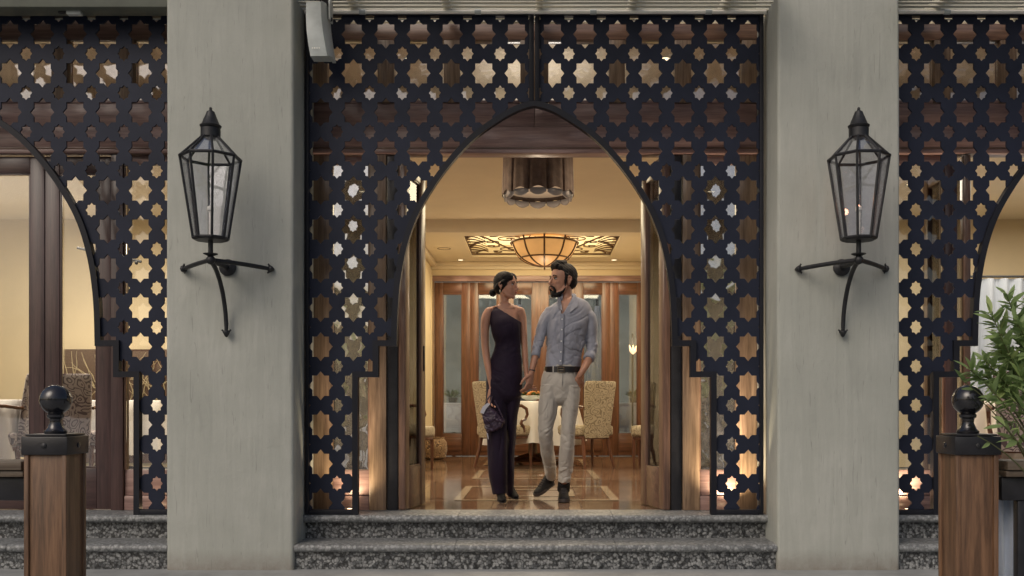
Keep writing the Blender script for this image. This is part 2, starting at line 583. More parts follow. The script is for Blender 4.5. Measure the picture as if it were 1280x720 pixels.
# two medallions: a light square frame inlaid, a second smaller one inside
def inlay(cx, cy, half, wd, z, dx=1.0):
    mb = MB()
    h2 = half - wd
    q = [(-half * dx, -half), (half * dx, -half), (half * dx, half), (-half * dx, half)]
    p = [(-h2 * dx, -h2), (h2 * dx, -h2), (h2 * dx, h2), (-h2 * dx, h2)]
    vs = [(cx + a, cy + b, z) for a, b in q + p]
    mb.add(vs, [(0, 1, 5, 4), (1, 2, 6, 5), (2, 3, 7, 6), (3, 0, 4, 7)])
    return mb.build('inlay_band', M['marble_lt'], fl, smooth=False)
for cy in (Y(7.57), Y(9.6), Y(11.6)):
    inlay(0.015, cy, 0.615, 0.065, 0.003)
    inlay(0.015, cy, 0.30, 0.05, 0.003)

# piers
def pier(x0, x1, label):
    c = 0.022
    pts = []
    ya, yb = Y(5.80), Y(6.6)
    outline = []
    for cx, cy, a0 in ((x1 - c, ya + c, -90), (x1 - c, yb - c, 0), (x0 + c, yb - c, 90), (x0 + c, ya + c, 180)):
        for k in range(5):
            a = R(a0 + 90 * k / 4)
            outline.append((cx + c * cos(a), cy + c * sin(a)))
    n = len(outline)
    zs = [-0.36, -0.30, -0.27] + [-.2 + i * .2 for i in range(23)]
    vs = []
    for z in zs:
        for x, y in outline:
            j = noise.noise(Vector((x * 1.3, y * 1.3, z * 1.1))) * 0.004
            vs.append((x + j, y + j * .6, z))
    fs = []
    for i in range(len(zs) - 1):
        for k in range(n):
            k2 = (k + 1) % n
            fs.append((i * n + k, i * n + k2, (i + 1) * n + k2, (i + 1) * n + k))
    fs.append(tuple(range(n)))
    fs.append(tuple((len(zs) - 1) * n + k for k in range(n)))
    o = MB().add(vs, fs).build('plaster_pier', M['plaster'])
    return tag(o, label, 'column', 'grey plastered piers between the arched screens')
pier(-2.272, -1.486, 'grey plastered pier left of the arch, behind the unlit lantern')
pier(1.50, 2.256, 'grey plastered pier right of the arch, behind the lantern with a flame')

# slatted soffit above each bay
for i, (xa, xb, lab) in enumerate(((-1.486, 1.50, 'pale slatted soffit above the middle lattice screen'),
                                   (2.256, 5.3, 'pale slatted soffit above the right lattice screen'))):
    t = thing('slatted_soffit', lab, 'soffit', ((xa + xb) / 2, Y(5.9), 3.24), group='slatted soffits over the screens')
    hw = (xb - xa) / 2
    for k in range(16):
        y = -0.62 + k * 0.062
        z = 0.004 * sin(k * 2.3)
        MB().cbox(-hw, hw, y, y + 0.030 + 0.008 * sin(k * 1.7), z, z + 0.008, 0.002).build('slat', M['soffit'], t)
    for k in range(5):
        x = -hw + 0.3 + k * (2 * hw - .6) / 4
        MB().box(x, x + .05, -0.62, .37, 0.02, 0.07).build('batten', M['soffit'], t)
b = MB().cbox(-5.4, -2.272, Y(5.86), Y(6.0), 3.19, 3.75, 0.006).build('beam', M['beam'])
tag(b, 'dull grey green painted beam over the left lattice screen', 'beam')
lf = thing('gate_sensor', 'small pale fitting under the beam over the left screen', 'fitting', (-2.90, Y(5.93), 3.19))
MB().cbox(-.045, .045, -.02, .02, -.022, 0.0, .003).build('case', M['speaker_edge'], lf)
MB().cbox(-.10, -.05, -.012, .012, -.012, 0.0, .002).build('arm', M['cap_black'], lf)
for xa, xb, lab in ((-1.47, 1.485, 'thin bright metal tube running above the middle screen'),
                    (2.262, 5.3, 'thin bright metal tube running above the right screen')):
    t = thing('ceiling_tube', lab, 'tube', (0, Y(6.02), 3.225), group='metal tubes above the screens')
    MB().tube([(xa, 0, 0), (xb, 0, 0)], 0.0125, 12).build('pipe', M['tube_steel'], t)
    for k in range(4):
        x = xa + (xb - xa) * (k + .5) / 4
        MB().lathe([(.016, -.02), (.016, .02)], n=12).xf(Matrix.Translation((x, 0, 0)) @ Matrix.Rotation(R(90), 4, 'Y')).build('coupling', M['speaker_edge'], t)

# wall over the openings inside (closes the room above the header) and room shell
ZC = 2.82
def room():
    # ceiling of the front room
    struct(MB().box(-7, 7, Y(7.85), Y(10.8), ZC, ZC + .1).build('ceiling', M['ceil'], smooth=False))
    struct(MB().box(-7, 7, Y(6.46), Y(7.85), 3.36, 3.46).build('raised_ceiling', M['ceil'], smooth=False))
    struct(MB().box(-7, 7, Y(7.86), Y(7.95), ZC + .1, 3.46).build('ceiling_step', M['ceil'], smooth=False))
    # partition wall above the outer doors, hidden behind the header
    # side walls at D 10.7 left and right of the alcove
    struct(MB().box(-7, -1.46, Y(10.70), Y(10.85), 0, ZC).build('left_wall', M['cream'], smooth=False))
    struct(MB().box(1.54, 7, Y(10.70), Y(10.85), 0, ZC).build('right_wall', M['cream'], smooth=False))
    struct(MB().box(-1.46, 1.54, Y(10.72), Y(10.87), 2.675, ZC).build('alcove_beam', M['ceil'], smooth=False))
    # alcove side walls
    struct(MB().box(-1.56, -1.42, Y(10.86), Y(13.0), 0, 2.9).build('alcove_left_wall', M['cream'], smooth=False))
    struct(MB().box(1.54, 1.68, Y(10.86), Y(13.0), 0, 2.9).build('alcove_right_wall', M['cream'], smooth=False))
    # alcove ceiling with a rectangular recess
    x0, x1, ya, yb = -0.83, 1.01, Y(10.95), Y(12.5)
    z = 2.675
    for a in ((-1.42, 1.54, Y(10.87), ya), (-1.42, 1.54, yb, Y(13.0)), (-1.42, x0, ya, yb), (x1, 1.54, ya, yb)):
        struct(MB().box(a[0], a[1], a[2], a[3], z, z + .08).build('alcove_ceiling', M['ceil'], smooth=False))
    # back wall over the inner doors
    struct(MB().box(-1.42, 1.54, Y(12.98), Y(13.1), 2.49, 2.9).build('back_wall', M['cream'], smooth=False))
    struct(MB().box(-1.42, -1.405, Y(12.9), Y(12.98), 0, 2.49).build('back_wall_edge', M['cream'], smooth=False))
    # cornices
    for (a, b, c, d, e, f) in ((-1.42, 1.54, Y(12.90), Y(12.98), 2.62, 2.672), (-1.42, 1.54, Y(12.935), Y(12.98), 2.575, 2.62)):
        struct(MB().cbox(a, b, c, d, e, f, .008).build('cornice', M['ceil']))
    for (xa, xb) in ((-1.42, -1.35), (1.47, 1.54)):
        struct(MB().cbox(xa, xb, Y(10.9), Y(12.90), 2.61, 2.672, .008).build('cornice', M['ceil']))
    # outer end walls of the room
    struct(MB().box(-7.1, -7, Y(6.4), Y(10.8), 0, ZC).build('end_wall', M['cream'], smooth=False))
    struct(MB().box(7, 7.1, Y(6.4), Y(10.8), 0, ZC).build('end_wall', M['cream'], smooth=False))
    # masonry above the timber frames
    struct(MB().box(-7.1, 7.1, Y(6.36), Y(6.46), 3.22, 3.9).build('front_wall', M['beam'], smooth=False))
room()
# ------------------------------------------------------------------ lattice screens
SG = 193.9
def gx(px): return (px - 668.5) / SG
def gz(py): return CAMZ + (506 - py) / SG
ARCH = [(668.5, 132.5), (660, 134), (645, 139), (631, 147.5), (618, 155.7), (596.6, 170), (581, 185.8), (569, 199), (557.7, 213), (545, 230),
        (534.4, 248), (520.5, 270.5), (509.4, 304), (502.5, 337), (499, 365), (497, 395), (496.5, 432.5), (473.5, 432.5), (473.5, 471.5), (448, 471.5), (448, 645)]
def smooth_arch():
    """Catmull-Rom through the arch points; half widths per height"""
    a = [Vector((668.5 - p[0], p[1])) for p in ARCH[:17]]
    out = []
    for i in range(len(a) - 1):
        p0 = a[i - 1] if i else a[0] * 2 - a[1]
        p1, p2 = a[i], a[i + 1]
        p3 = a[i + 2] if i + 2 < len(a) else a[-1] * 2 - a[-2]
        for k in range(4):
            t = k / 4
            out.append(0.5 * ((2 * p1) + (p2 - p0) * t + (2 * p0 - 5 * p1 + 4 * p2 - p3) * t * t + (3 * p1 - p0 - 3 * p2 + p3) * t ** 3))
    out.append(a[-1])
    return out
_sa = smooth_arch()
for _ in range(14):
    _sa = [_sa[0]] + [(_sa[i - 1] + _sa[i] * 2 + _sa[i + 1]) / 4 for i in range(1, len(_sa) - 1)] + [_sa[-1]]
HALF = [(-v.x / SG, gz(v.y)) for v in _sa] + [(gx(p[0]), gz(p[1])) for p in ARCH[17:]]   # left half, apex first
HALF[0] = (0.0, HALF[0][1])

def pip(p, poly):
    x, y = p
    c = False
    j = len(poly) - 1
    for i in range(len(poly)):
        xi, yi = poly[i]
        xj, yj = poly[j]
        if (yi > y) != (yj > y) and x < (xj - xi) * (y - yi) / (yj - yi) + xi:
            c = not c
        j = i
    return c

def star(cx, cz, a, b, ta, tb):
    """eight-pointed star: rectangle a x b with a lozenge ta x tb laid over it"""
    pts = []
    # intersections of lozenge edge x/ta + z/tb = 1 with rectangle sides
    za = tb * (1 - a / ta)
    xb = ta * (1 - b / tb)
    q = [(ta, 0), (a, za), (a, b), (xb, b), (0, tb)]
    for sx, sz, rev in ((1, 1, 0), (-1, 1, 1), (-1, -1, 0), (1, -1, 1)):
        seg = [(sx * x, sz * z) for x, z in q]
        if rev: seg = seg[::-1]
        pts += seg[:-1]
    return [(cx + x, cz + z) for x, z in pts]

def lattice_panel(side):
    """left half panel (mirrored for the right one)"""
    X0, X1 = gx(385.5), gx(662.5)          # open area inside the frame
    Z0, Z1 = gz(637), gz(18.5)
    outer = [(gx(382), gz(641)), (gx(663.5), gz(641)), (gx(663.5), gz(17)), (gx(382), gz(17))]
    opening = HALF + [(0.2, gz(645)), (0.2, HALF[0][1])]
    stars = []
    for c in range(-1, 8):
        for r in range(-1, 13):
            cx, cz = gx(400.5 + 40.9 * c), gz(41.3 + 48.98 * r)
            stars.append(star(cx, cz, 10.6 / SG, 12.7 / SG, 15.2 / SG, 18.3 / SG))
            cx, cz = gx(400.5 + 40.9 * (c + .5)), gz(41.3 + 48.98 * (r + .5))
            stars.append(star(cx, cz, 5.4 / SG, 6.5 / SG, 7.9 / SG, 9.7 / SG))
    def clip(poly, f):
        out = []
        n = len(poly)
        for i in range(n):
            a, b = poly[i], poly[(i + 1) % n]
            fa, fb = f(a), f(b)
            if fa >= 0: out.append(a)
            if (fa >= 0) != (fb >= 0):
                t = fa / (fa - fb)
                out.append((a[0] + (b[0] - a[0]) * t, a[1] + (b[1] - a[1]) * t))
        return out
    cl = []
    for s in stars:
        for f in (lambda p: p[0] - X0, lambda p: X1 - p[0], lambda p: p[1] - Z0, lambda p: Z1 - p[1]):
            s = clip(s, f)
            if len(s) < 3: break
        if len(s) >= 3: cl.append(s)
    verts, edges = [], []
    def addpoly(p):
        o = len(verts)
        verts.extend([Vector(q) for q in p])
        edges.extend([(o + i, o + (i + 1) % len(p)) for i in range(len(p))])
    addpoly(outer)
    addpoly(opening)
    for s in cl: addpoly(s)
    vo, eo, fo, _, _, _ = delaunay_2d_cdt(verts, edges, [], 0, 1e-6)
    boxes = [(min(p[0] for p in s), max(p[0] for p in s), min(p[1] for p in s), max(p[1] for p in s), s) for s in cl]
    keep = []
    for f in fo:
        c = sum((vo[i] for i in f), Vector((0, 0))) / len(f)
        if not pip(c, outer) or pip(c, opening): continue
        if any(b[0] < c.x < b[1] and b[2] < c.y < b[3] and pip(c, b[4]) for b in boxes): continue
        keep.append(f)
    th = 0.012
    used = sorted({i for f in keep for i in f})
    mp = {v: k for k, v in enumerate(used)}
    n = len(used)
    sx = 1 if side < 0 else -1
    vs = [(sx * vo[i].x, 0, vo[i].y) for i in used] + [(sx * vo[i].x, th, vo[i].y) for i in used]
    fs = []
    ec = {}
    for f in keep:
        g_ = [mp[i] for i in f]
        fs.append(tuple(g_))
        fs.append(tuple(i + n for i in reversed(g_)))
        for i in range(len(g_)):
            a, b = g_[i], g_[(i + 1) % len(g_)]
            ec[(a, b)] = 1
    for (a, b) in list(ec):
        if (b, a) not in ec:
            fs.append((a, b, b + n, a + n))
    return MB().add(vs, fs)

def offset_strip(path, w):
    """outer side of a polyline (x,z), miter joints"""
    out = []
    for i, p in enumerate(path):
        p = Vector(p)
        ns = []
        if i > 0:
            d = (p - Vector(path[i - 1])).normalized(); ns.append(Vector((d.y, -d.x)))
        if i < len(path) - 1:
            d = (Vector(path[i + 1]) - p).normalized(); ns.append(Vector((d.y, -d.x)))
        if len(ns) == 2:
            m = (ns[0] + ns[1])
            m.normalize()
            out.append(p + m * (w / max(0.3, m.dot(ns[0]))))
        else:
            out.append(p + ns[0] * w)
    return out

def strip(path, w, y0, y1, sx=1):
    o = offset_strip(path, w)
    o[0].x = 0.0                       # both halves meet on the axis
    n = len(path)
    vs = []
    for p, q in zip(path, o):
        for (x, z) in (p, q):
            vs.append((sx * x, y0, z)); vs.append((sx * x, y1, z))
    fs = []
    for i in range(n - 1):
        a = i * 4; b = a + 4
        fs += [(a, a + 2, b + 2, b), (a + 1, b + 1, b + 3, a + 3), (a, b, b + 1, a + 1), (a + 2, a + 3, b + 3, b + 2)]
    fs += [(0, 1, 3, 2), tuple((n - 1) * 4 + k for k in (0, 2, 3, 1))]
    return MB().add(vs, fs)

def make_screen(label):
    t = thing('lattice_screen', label, 'lattice screen', (0, Y(6.06), 0), group='black star lattice screens in the three bays')
    for s in (-1, 1):
        m = lattice_panel(s)
        # 3 mm gap from the axis bar
        m.build('lattice_panel', M['grille'], t, smooth=False, loc=(0, 0.016, 0))
        strip([(x, z) for x, z in HALF], 7.2 / SG, -0.006, 0.046, -s).build('arch_band', M['band'], t, smooth=30)
        xo, xi = gx(382), gx(386.5)
        a, b = sorted((s * xo * -1 * -1 if s > 0 else xo, s * xi if s > 0 else xi))
        if s > 0: a, b = -xi, -xo
        else: a, b = xo, xi
        MB().cbox(a, b, -.004, .05, gz(643.5), gz(13), .003).build('side_bar', M['band'], t)
        if s < 0: a, b = gx(386.5) + .002, gx(441)
        else: a, b = -gx(441), -gx(386.5) - .002
        MB().cbox(a, b, -.004, .05, gz(643.5), gz(637), .003).build('bottom_bar', M['band'], t)
        a, b = (gx(386.5) + .002, -.036) if s < 0 else (.036, -gx(386.5) - .002)
        MB().cbox(a, b, -.004, .05, gz(19), gz(13), .003).build('top_bar', M['band'], t)
        for zz in (gz(60), gz(115)):
            pass
    for s in (-1, 1):
        a, b = (-.034, -.003) if s < 0 else (.003, .034)
        MB().cbox(a, b, -.008, .05, gz(126.5), gz(13), .003).build('middle_bar', M['band'], t)
    # bolts on the bars
    for s in (-1, 1):
        for px in (450, 520, 600):
            MB().lathe([(.006, 0), (.006, .004), (.003, .006)], n=8).xf(Matrix.Rotation(R(90), 4, 'X')).build('bolt', M['band'], t, loc=(-s * gx(px), -.004, gz(16)))
    return t
scr = make_screen('black eight-pointed star lattice screen around the middle arch, the couple walking out of it')
s2 = dup(scr, loc=(-BL, Y(6.06), 0), label='black star lattice screen left of the left pier, its doors behind it shut')
s3 = dup(scr, loc=(BR, Y(6.06), 0), label='black star lattice screen right of the right pier, behind the leafy shrub')

# ------------------------------------------------------------------ timber door frames
def make_frame(label, loc, p0=.995, p1=1.110, gm='side_glass', channel=True):
    t = thing('door_frame', label, 'door frame', loc, group='mahogany door frames behind the lattice screens')
    def part(name, x0, x1, y0, y1, z0, z1, m='wood_v', c=.005):
        return MB().cbox(x0, x1, y0, y1, z0, z1, c).build(name, M[m], t)
    for s in (-1, 1):
        def q(a, b): return (a, b) if s > 0 else (-b, -a)
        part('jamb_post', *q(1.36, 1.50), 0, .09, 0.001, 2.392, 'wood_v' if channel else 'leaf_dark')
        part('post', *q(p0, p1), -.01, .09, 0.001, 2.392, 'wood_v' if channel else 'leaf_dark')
        # side light: sash with glass
        part('sash_bottom_rail', *q(p1 + .002, 1.358), .015, .06, 0.10, .272, 'wood_h')
        part('plinth', *q(p1 + .002, 1.358), .0, .08, 0.001, .098, 'wood_h')
        part('sash_top_rail', *q(p1 + .002, 1.358), .015, .06, 2.33, 2.39, 'wood_h')
        part('glass_bead', *q(p1 + .002, p1 + .010), .005, .02, .274, 2.328, 'leaf_wood', .002)
        x0, x1 = q(p1 + .004, 1.356)
        MB().box(x0, x1, .034, .040, .274, 2.328).build('side_pane', M[gm], t, smooth=False)
        if not channel: continue
        # black channel between post and leaves, with rivets
        ch = part('screen_channel', *q(.918, .990), .0, .10, 0.001, 2.39, 'cap_black', .003)
        mb = MB()
        for k in range(30):
            mb.sphere((s * .975, -.001, .05 + k * .079), .0035, 6, 4)
        mb.build('rivets', M['iron'], ch)
        part('seal', *q(.906, .914), .02, .08, 0.001, 2.39, 'black_gasket', .002)
    # header: head rail, moulding, fascia board, two boards above with an open joint
    part('head_moulding', -1.50, 1.50, -.022, .09, 2.394, 2.424, 'wood_h', .006)
    part('head_moulding', -1.50, 1.50, -.012, .09, 2.426, 2.440, 'leaf_wood_h', .004)
    part('head_board', -1.50, 1.50, .0, .09, 2.442, 2.578, 'wood_h', .004)
    part('sill_board', -1.50, -.002, .012, .09, 2.580, 2.74, 'wood_h', .003)
    part('sill_board', .002, 1.50, .012, .09, 2.580, 2.74, 'wood_h', .003)
    part('sill_backing', -1.50, 1.50, .092, .11, 2.580, 2.74, 'wood_h', .003)
    part('top_board', -1.50, 1.50, .005, .09, 3.165, 3.30, 'leaf_wood_h', .004)
    xs = [-1.45, -1.0, -.555, 0.0, .555, 1.0, 1.45]
    for k, x in enumerate(xs):
        w = .055 if abs(x) > .01 else .095
        part('mullion', x - w, x + w, .0, .085, 2.742, 3.163)
    for k in range(6):
        a = xs[k] + (.055 if k != 3 else .095) + .002
        b = xs[k + 1] - (.055 if k != 2 else .095) - .002
        MB().box(a, b, .045, .05, 2.744, 3.161).build('transom_pane', M['fan_glass'], t, smooth=False)
        MB().cbox(a, b, .02, .044, 2.744, 2.765, .003).build('glazing_bead', M['wood_h'], t)
    return t
frames = []
for k, lab in ((0, 'mahogany door frame of the middle bay standing open around the couple'),
               (-1, 'mahogany door frame of the left bay with the leaves shut'),
               (1, 'mahogany door frame of the right bay half hidden by the shrub')):
    if k == 0:
        fr = make_frame(lab, (0, Y(6.32), 0))
    else:
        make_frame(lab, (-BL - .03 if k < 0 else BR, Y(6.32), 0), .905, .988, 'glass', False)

# ------------------------------------------------------------------ folding door leaves
def make_leaf(label, group, w=.445, h=2.385, mv='leaf_wood', mh='leaf_wood_h', st=.098, bot=.285, top=.115, gl='glass', th=.045, handle=True):
    t = thing('door_leaf', label, 'door', group=group)      # origin at the hinge, leaf runs along +x
    MB().cbox(0, st, -th / 2, th / 2, .006, h, .004).build('stile', M[mv], t)
    MB().cbox(w - st, w, -th / 2, th / 2, .006, h, .004).build('stile', M[mv], t)
    MB().cbox(st + .001, w - st - .001, -th / 2 + .002, th / 2 - .002, .006, bot, .004).build('bottom_rail', M[mh], t)
    MB().cbox(st + .001, w - st - .001, -th / 2 + .002, th / 2 - .002, h - top, h, .004).build('top_rail', M[mh], t)
    MB().box(st - .004, w - st + .004, -.004, .004, bot - .004, h - top + .004).build('pane', M[gl], t, smooth=False)
    for x0, x1 in ((st + .001, st + .011), (w - st - .011, w - st - .001)):
        MB().cbox(x0, x1, -.017, -.006, bot + .012, h - top - .012, .002).build('glass_bead', M[mv], t)
    for z0, z1 in ((bot + .001, bot + .011), (h - top - .011, h - top - .001)):
        MB().cbox(st + .001, w - st - .001, -.017, -.006, z0, z1, .002).build('glass_bead', M[mh], t)
    if handle:
        hm = MB().cbox(w - .05, w - .028, -th / 2 - .006, -th / 2, .95, 1.13, .002)
        hb = hm.build('lock_plate', M['cap_black'], t)
    return t
GL = 'folding glazed mahogany door leaves'
proto = make_leaf('open mahogany door leaf left of the woman, folded into the room', GL)
def place(loc, ang, lab, src=proto, first=[True]):
    if first[0]:
        first[0] = False
        proto.location = loc; proto.rotation_euler = (0, 0, ang); proto['label'] = lab
        return proto
    return dup(src, loc=loc, rz=ang, label=lab)
def open_pair(cx, side, l1, l2):
    # inner face leaf, hinged by the opening, running into the room
    x0 = cx + side * .890
    dx, dy = side * (-.105 if side > 0 else -.085), .42
    a = math.atan2(dy, dx)
    place((x0, Y(6.30), 0), a, l1)
    x1 = cx + side * .948
    a2 = math.atan2(dy, dx * .25)
    place((x1, Y(6.44), 0), a2, l2)
open_pair(0, -1, 'open mahogany door leaf nearest the woman, its glass seen at a slant', 'dark folded leaf tucked behind the one nearest the woman')
open_pair(0, 1, 'open mahogany door leaf nearest the man, its glass seen at a slant', 'dark folded leaf tucked behind the one nearest the man')
open_pair(BR + .045, -1, 'open mahogany door leaf in the right bay beside the shrub', 'dark folded leaf tucked beside the open one in the right bay')
open_pair(BR - .045, 1, 'open mahogany door leaf at the far right bay side', 'dark folded leaf at the far right bay side')
dark = make_leaf('shut mahogany door leaf at the far left of the left bay', GL, mv='leaf_dark', mh='leaf_shaded_h', handle=False)
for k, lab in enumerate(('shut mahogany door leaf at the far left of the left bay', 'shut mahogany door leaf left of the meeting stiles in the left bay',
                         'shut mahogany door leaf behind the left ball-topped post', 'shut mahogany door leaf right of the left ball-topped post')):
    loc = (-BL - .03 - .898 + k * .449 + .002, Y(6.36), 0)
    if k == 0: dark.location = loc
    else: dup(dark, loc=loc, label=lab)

# inner folding doors at the back of the alcove
IG = 'glazed timber doors at the back of the dining room'
inner = make_leaf('glazed timber back door', IG, w=.486, h=2.40, mv='inner_wood', mh='inner_wood_h', st=.112, bot=.31, top=.16, gl='dark_glass', th=.05, handle=False)
MB().cbox(.125, .361, -.034, -.027, .07, .25, .006).build('bottom_panel', M['inner_wood_h'], inner)
labs = ('leftmost glazed back door beside the cream corner', 'glazed back door just left of the woman', 'glazed back door seen between the woman and man',
        'glazed back door behind the man', 'glazed back door just right of the man', 'rightmost glazed back door beside the open leaf')
x = -1.375
for k in range(6):
    if k == 0:
        inner.location = (x, Y(13.0), 0); inner['label'] = labs[0]
    else:
        dup(inner, loc=(x + k * .4845, Y(13.0), 0), label=labs[k])
t = thing('inner_door_frame', 'dark timber frame around the six glazed back doors', 'door frame', (0, Y(12.97), 0))
MB().cbox(-1.42, 1.54, -.03, .05, 2.41, 2.49, .006).build('head', M['wood_h'], t)
MB().cbox(-1.405, -1.378, -.03, .05, .001, 2.408, .004).build('jamb', M['wood_v'], t)
MB().cbox(1.534, 1.56, -.03, .05, .001, 2.408, .004).build('jamb', M['wood_v'], t)

# ------------------------------------------------------------------ lanterns
def hexring(r, z, rot, n=8):
    return [Vector((r * cos(rot + 2 * pi * k / n), r * sin(rot + 2 * pi * k / n), z)) for k in range(n)]
def make_lantern(label, rot):
    """origin: hub under the lamp body; the wall is at +y .315"""
    t = thing('wall_lantern', label, 'lantern', group='black octagonal wall lanterns on the piers')
    z0, z1, z2 = .125, .595, .715      # body bottom, widest, roof top
    r0, r1, r2 = .098, .170, .052
    A, B, C = hexring(r0, z0, rot), hexring(r1, z1, rot), hexring(r2, z2, rot)
    fb = MB(); rb = MB()
    for k in range(8):
        k2 = (k + 1) % 8
        MB().tube([A[k], B[k]], .0075, 6).build('upright_bar', M['iron'], t)
        MB().tube([B[k], C[k]], .0070, 6).build('roof_bar', M['iron'], t)
        fb.tube([A[k], A[k2]], .0085, 6)
        rb.tube([B[k], B[k2]], .0095, 6)
        for nm, lo, hi in (('glass_panel', A, B), ('roof_panel', B, C)):
            c = (lo[k] + lo[k2] + hi[k] + hi[k2]) / 4
            q = [c + (p - c) * .985 for p in (lo[k], lo[k2], hi[k2], hi[k])]
            nrm = Vector((c.x, c.y, 0)).normalized() * .002
            MB().add([p - nrm for p in q] + [p - nrm * 2.2 for p in q], [(0, 1, 2, 3), (7, 6, 5, 4), (0, 4, 5, 1), (1, 5, 6, 2), (2, 6, 7, 3), (3, 7, 4, 0)]).build(nm, M['lantern_glass'], t, smooth=False)
    fb.build('bottom_ring', M['iron'], t)
    rb.build('shoulder_ring', M['iron'], t)
    MB().lathe([(.0, z0 - .012), (.094, z0 - .012), (.098, z0 - .004), (.094, z0 + .004), (0, z0 + .004)], n=8, rot=rot, cap=False).build('floor_plate', M['iron'], t)
    MB().lathe([(.050, z2 - .006), (.056, z2), (.056, z2 + .050), (.050, z2 + .052), (.060, z2 + .060), (.062, z2 + .068), (.052, z2 + .074),
                (.030, z2 + .128), (.022, z2 + .150), (.013, z2 + .154), (.010, z2 + .160), (.0, z2 + .162)], n=24).build('chimney', M['iron'], t)
    MB().sphere((0, 0, z2 + .168), .009, 12, 8).build('finial', M['iron'], t)
    MB().lathe([(.0145, .0), (.0145, z0 - .012)], n=12).build('stem', M['iron'], t)
    MB().lathe([(.0, .024), (.018, .024), (.040, .033), (.043, .037), (.018, .033), (.0, .033)], n=20, cap=False).build('drip_dish', M['iron'], t)
    br = MB().tube([(0, 0, z0), (0, 0, z0 + .16)], .011, 10)
    br.lathe([(.011, .155), (.020, .165), (.018, .185), (.006, .192)], (0, 0, z0), 12)
    br.build('burner', M['tube_steel'], t)
    MB().sphere((0, 0, .0), .027, 14, 10).build('hub', M['iron'], t)
    W_ = .315
    MB().lathe([(.0, 0), (.044, 0), (.052, .006), (.052, .014), (.034, .024), (.022, .03), (0, .03)], n=28, cap=False).xf(Matrix.Translation((0, W_ - .001, 0)) @ Matrix.Rotation(R(90), 4, 'X')).build('wall_plate', M['iron'], t)
    MB().tube([(0, 0, 0), (0, W_ - .02, 0)], .016, 12).build('wall_arm', M['iron'], t)
    def arm(pts, name='side_arm'):
        pts = [Vector(p) for p in pts]
        a = MB().tube(pts, [.0135] * (len(pts) - 1) + [.011], 10).build(name, M['iron'], t)
        e = pts[-1]; d = (pts[-1] - pts[-2]).normalized()
        up = Vector((0, 1, 0)) if abs(d.x) > .3 else Vector((1, 0, 0))
        m = MB()
        m.tube([e - d * .008, e + d * .0, e + d * .004, e + d * .030, e + d * .036], [.012, .023, .024, .010, .002], 8)
        side = d.cross(Vector((0, 1, 0))).normalized()
        for s_ in (-1, 1):
            m.tube([e + d * .004 + side * s_ * .014, e - d * .010 + side * s_ * .027, e - d * .006 + side * s_ * .030], [.007, .005, .003], 6)
        m.build('arrow_tip', M['iron'], a)
    for s_ in (-1, 1):
        pts = []
        for k in range(9):
            u = k / 8
            pts.append((s_ * .262 * u, (W_ - .03) * u, .004 * sin(pi * u) - .010 * u))
        arm(pts)
    pts = []
    for k in range(12):
        u = k / 11
        pts.append((0, (W_ - .035) * sin(u * pi / 2) ** 1.0, -.01 - .385 * (1 - cos(u * pi / 2)) ** .85))
    arm(pts, 'lower_arm')
    return t
ln = make_lantern('unlit black octagonal wall lantern on the left pier', R(-67))
ln.location = (-1.889, Y(5.80) - .315, 1.555)
ln2 = dup(ln, loc=(1.892, Y(5.80) - .315, 1.555), label='black octagonal wall lantern with a small flame on the right pier')
M['flame'] = emis('gas flame', (1.0, 0.42, 0.25), 14)
for c in kids(ln2):
    if c.name.startswith('burner'):
        f = MB().lathe([(.001, 0), (.007, .008), (.009, .018), (.006, .034), (.001, .052)], n=12)
        o = f.build('flame', M['flame'], c, loc=(-.001, 0, .125 + .15))
pl = bpy.data.lights.new('flame_light', 'POINT'); pl.energy = .35; pl.color = (1, .5, .3); pl.shadow_soft_size = .02
po = bpy.data.objects.new('flame_light', pl); COL.objects.link(po); po.parent = ln2; po.location = (0, 0, .36)

# ------------------------------------------------------------------ speaker under the soffit
sp = thing('loudspeaker', 'weathered grey loudspeaker hanging tilted at the top left corner of the middle screen', 'speaker', (-1.322, Y(5.9), 3.2), R(0))
m = MB()
# curved front shell: stations down the body (z, x left, x right, y front)
st_ = [(0.005, -.092, .030, -.085), (-.09, -.090, .036, -.097), (-.18, -.085, .046, -.100), (-.26, -.076, .058, -.094), (-.33, -.066, .070, -.080)]
vs, fs = [], []
for z, xl, xr, yf in st_:
    vs += [(xl, yf + .006, z), (xl + .008, yf, z), (xr - .030, yf, z), (xr - .026, yf + .006, z), (xr - .026, .02, z), (xl, .02, z)]
for i in range(len(st_) - 1):
    for k in range(6):
        fs.append((i * 6 + k, i * 6 + (k + 1) % 6, i * 6 + 6 + (k + 1) % 6, i * 6 + 6 + k))
fs += [tuple(range(6)), tuple(reversed(range(24, 30)))]
m.add(vs, fs).build('grille_face', M['speaker'], sp, smooth=50)
m = MB(); vs, fs = [], []
for z, xl, xr, yf in st_:
    vs += [(xr - .025, yf - .008, z + .002), (xr - .003, yf + .03, z + .002), (xr - .003, .05, z + .002), (xr - .025, .05, z + .002)]
for i in range(len(st_) - 1):
    for k in range(4):
        fs.append((i * 4 + k, i * 4 + (k + 1) % 4, i * 4 + 4 + (k + 1) % 4, i * 4 + 4 + k))
fs += [(0, 1, 2, 3), (19, 18, 17, 16)]
m.add(vs, fs).build('shell', M['speaker_edge'], sp, smooth=50)
MB().cbox(.040, .052, -.05, .03, -.09, .05, .003).build('bracket', M['speaker_edge'], sp)
MB().tube([(.045, -.02, -.08), (.058, -.02, -.08)], .012, 12).build('bracket_knob', M['cap_black'], sp)
for k in range(4):
    MB().cbox(-.052 + k * .014, -.044 + k * .014, -.0985, -.0965, -.290, -.285, .0005).build('badge_mark', M['tube_steel'], sp)
MB().cbox(-.02, .03, -.03, .03, .008, .05, .004).build('ceiling_mount', M['cap_black'], sp)

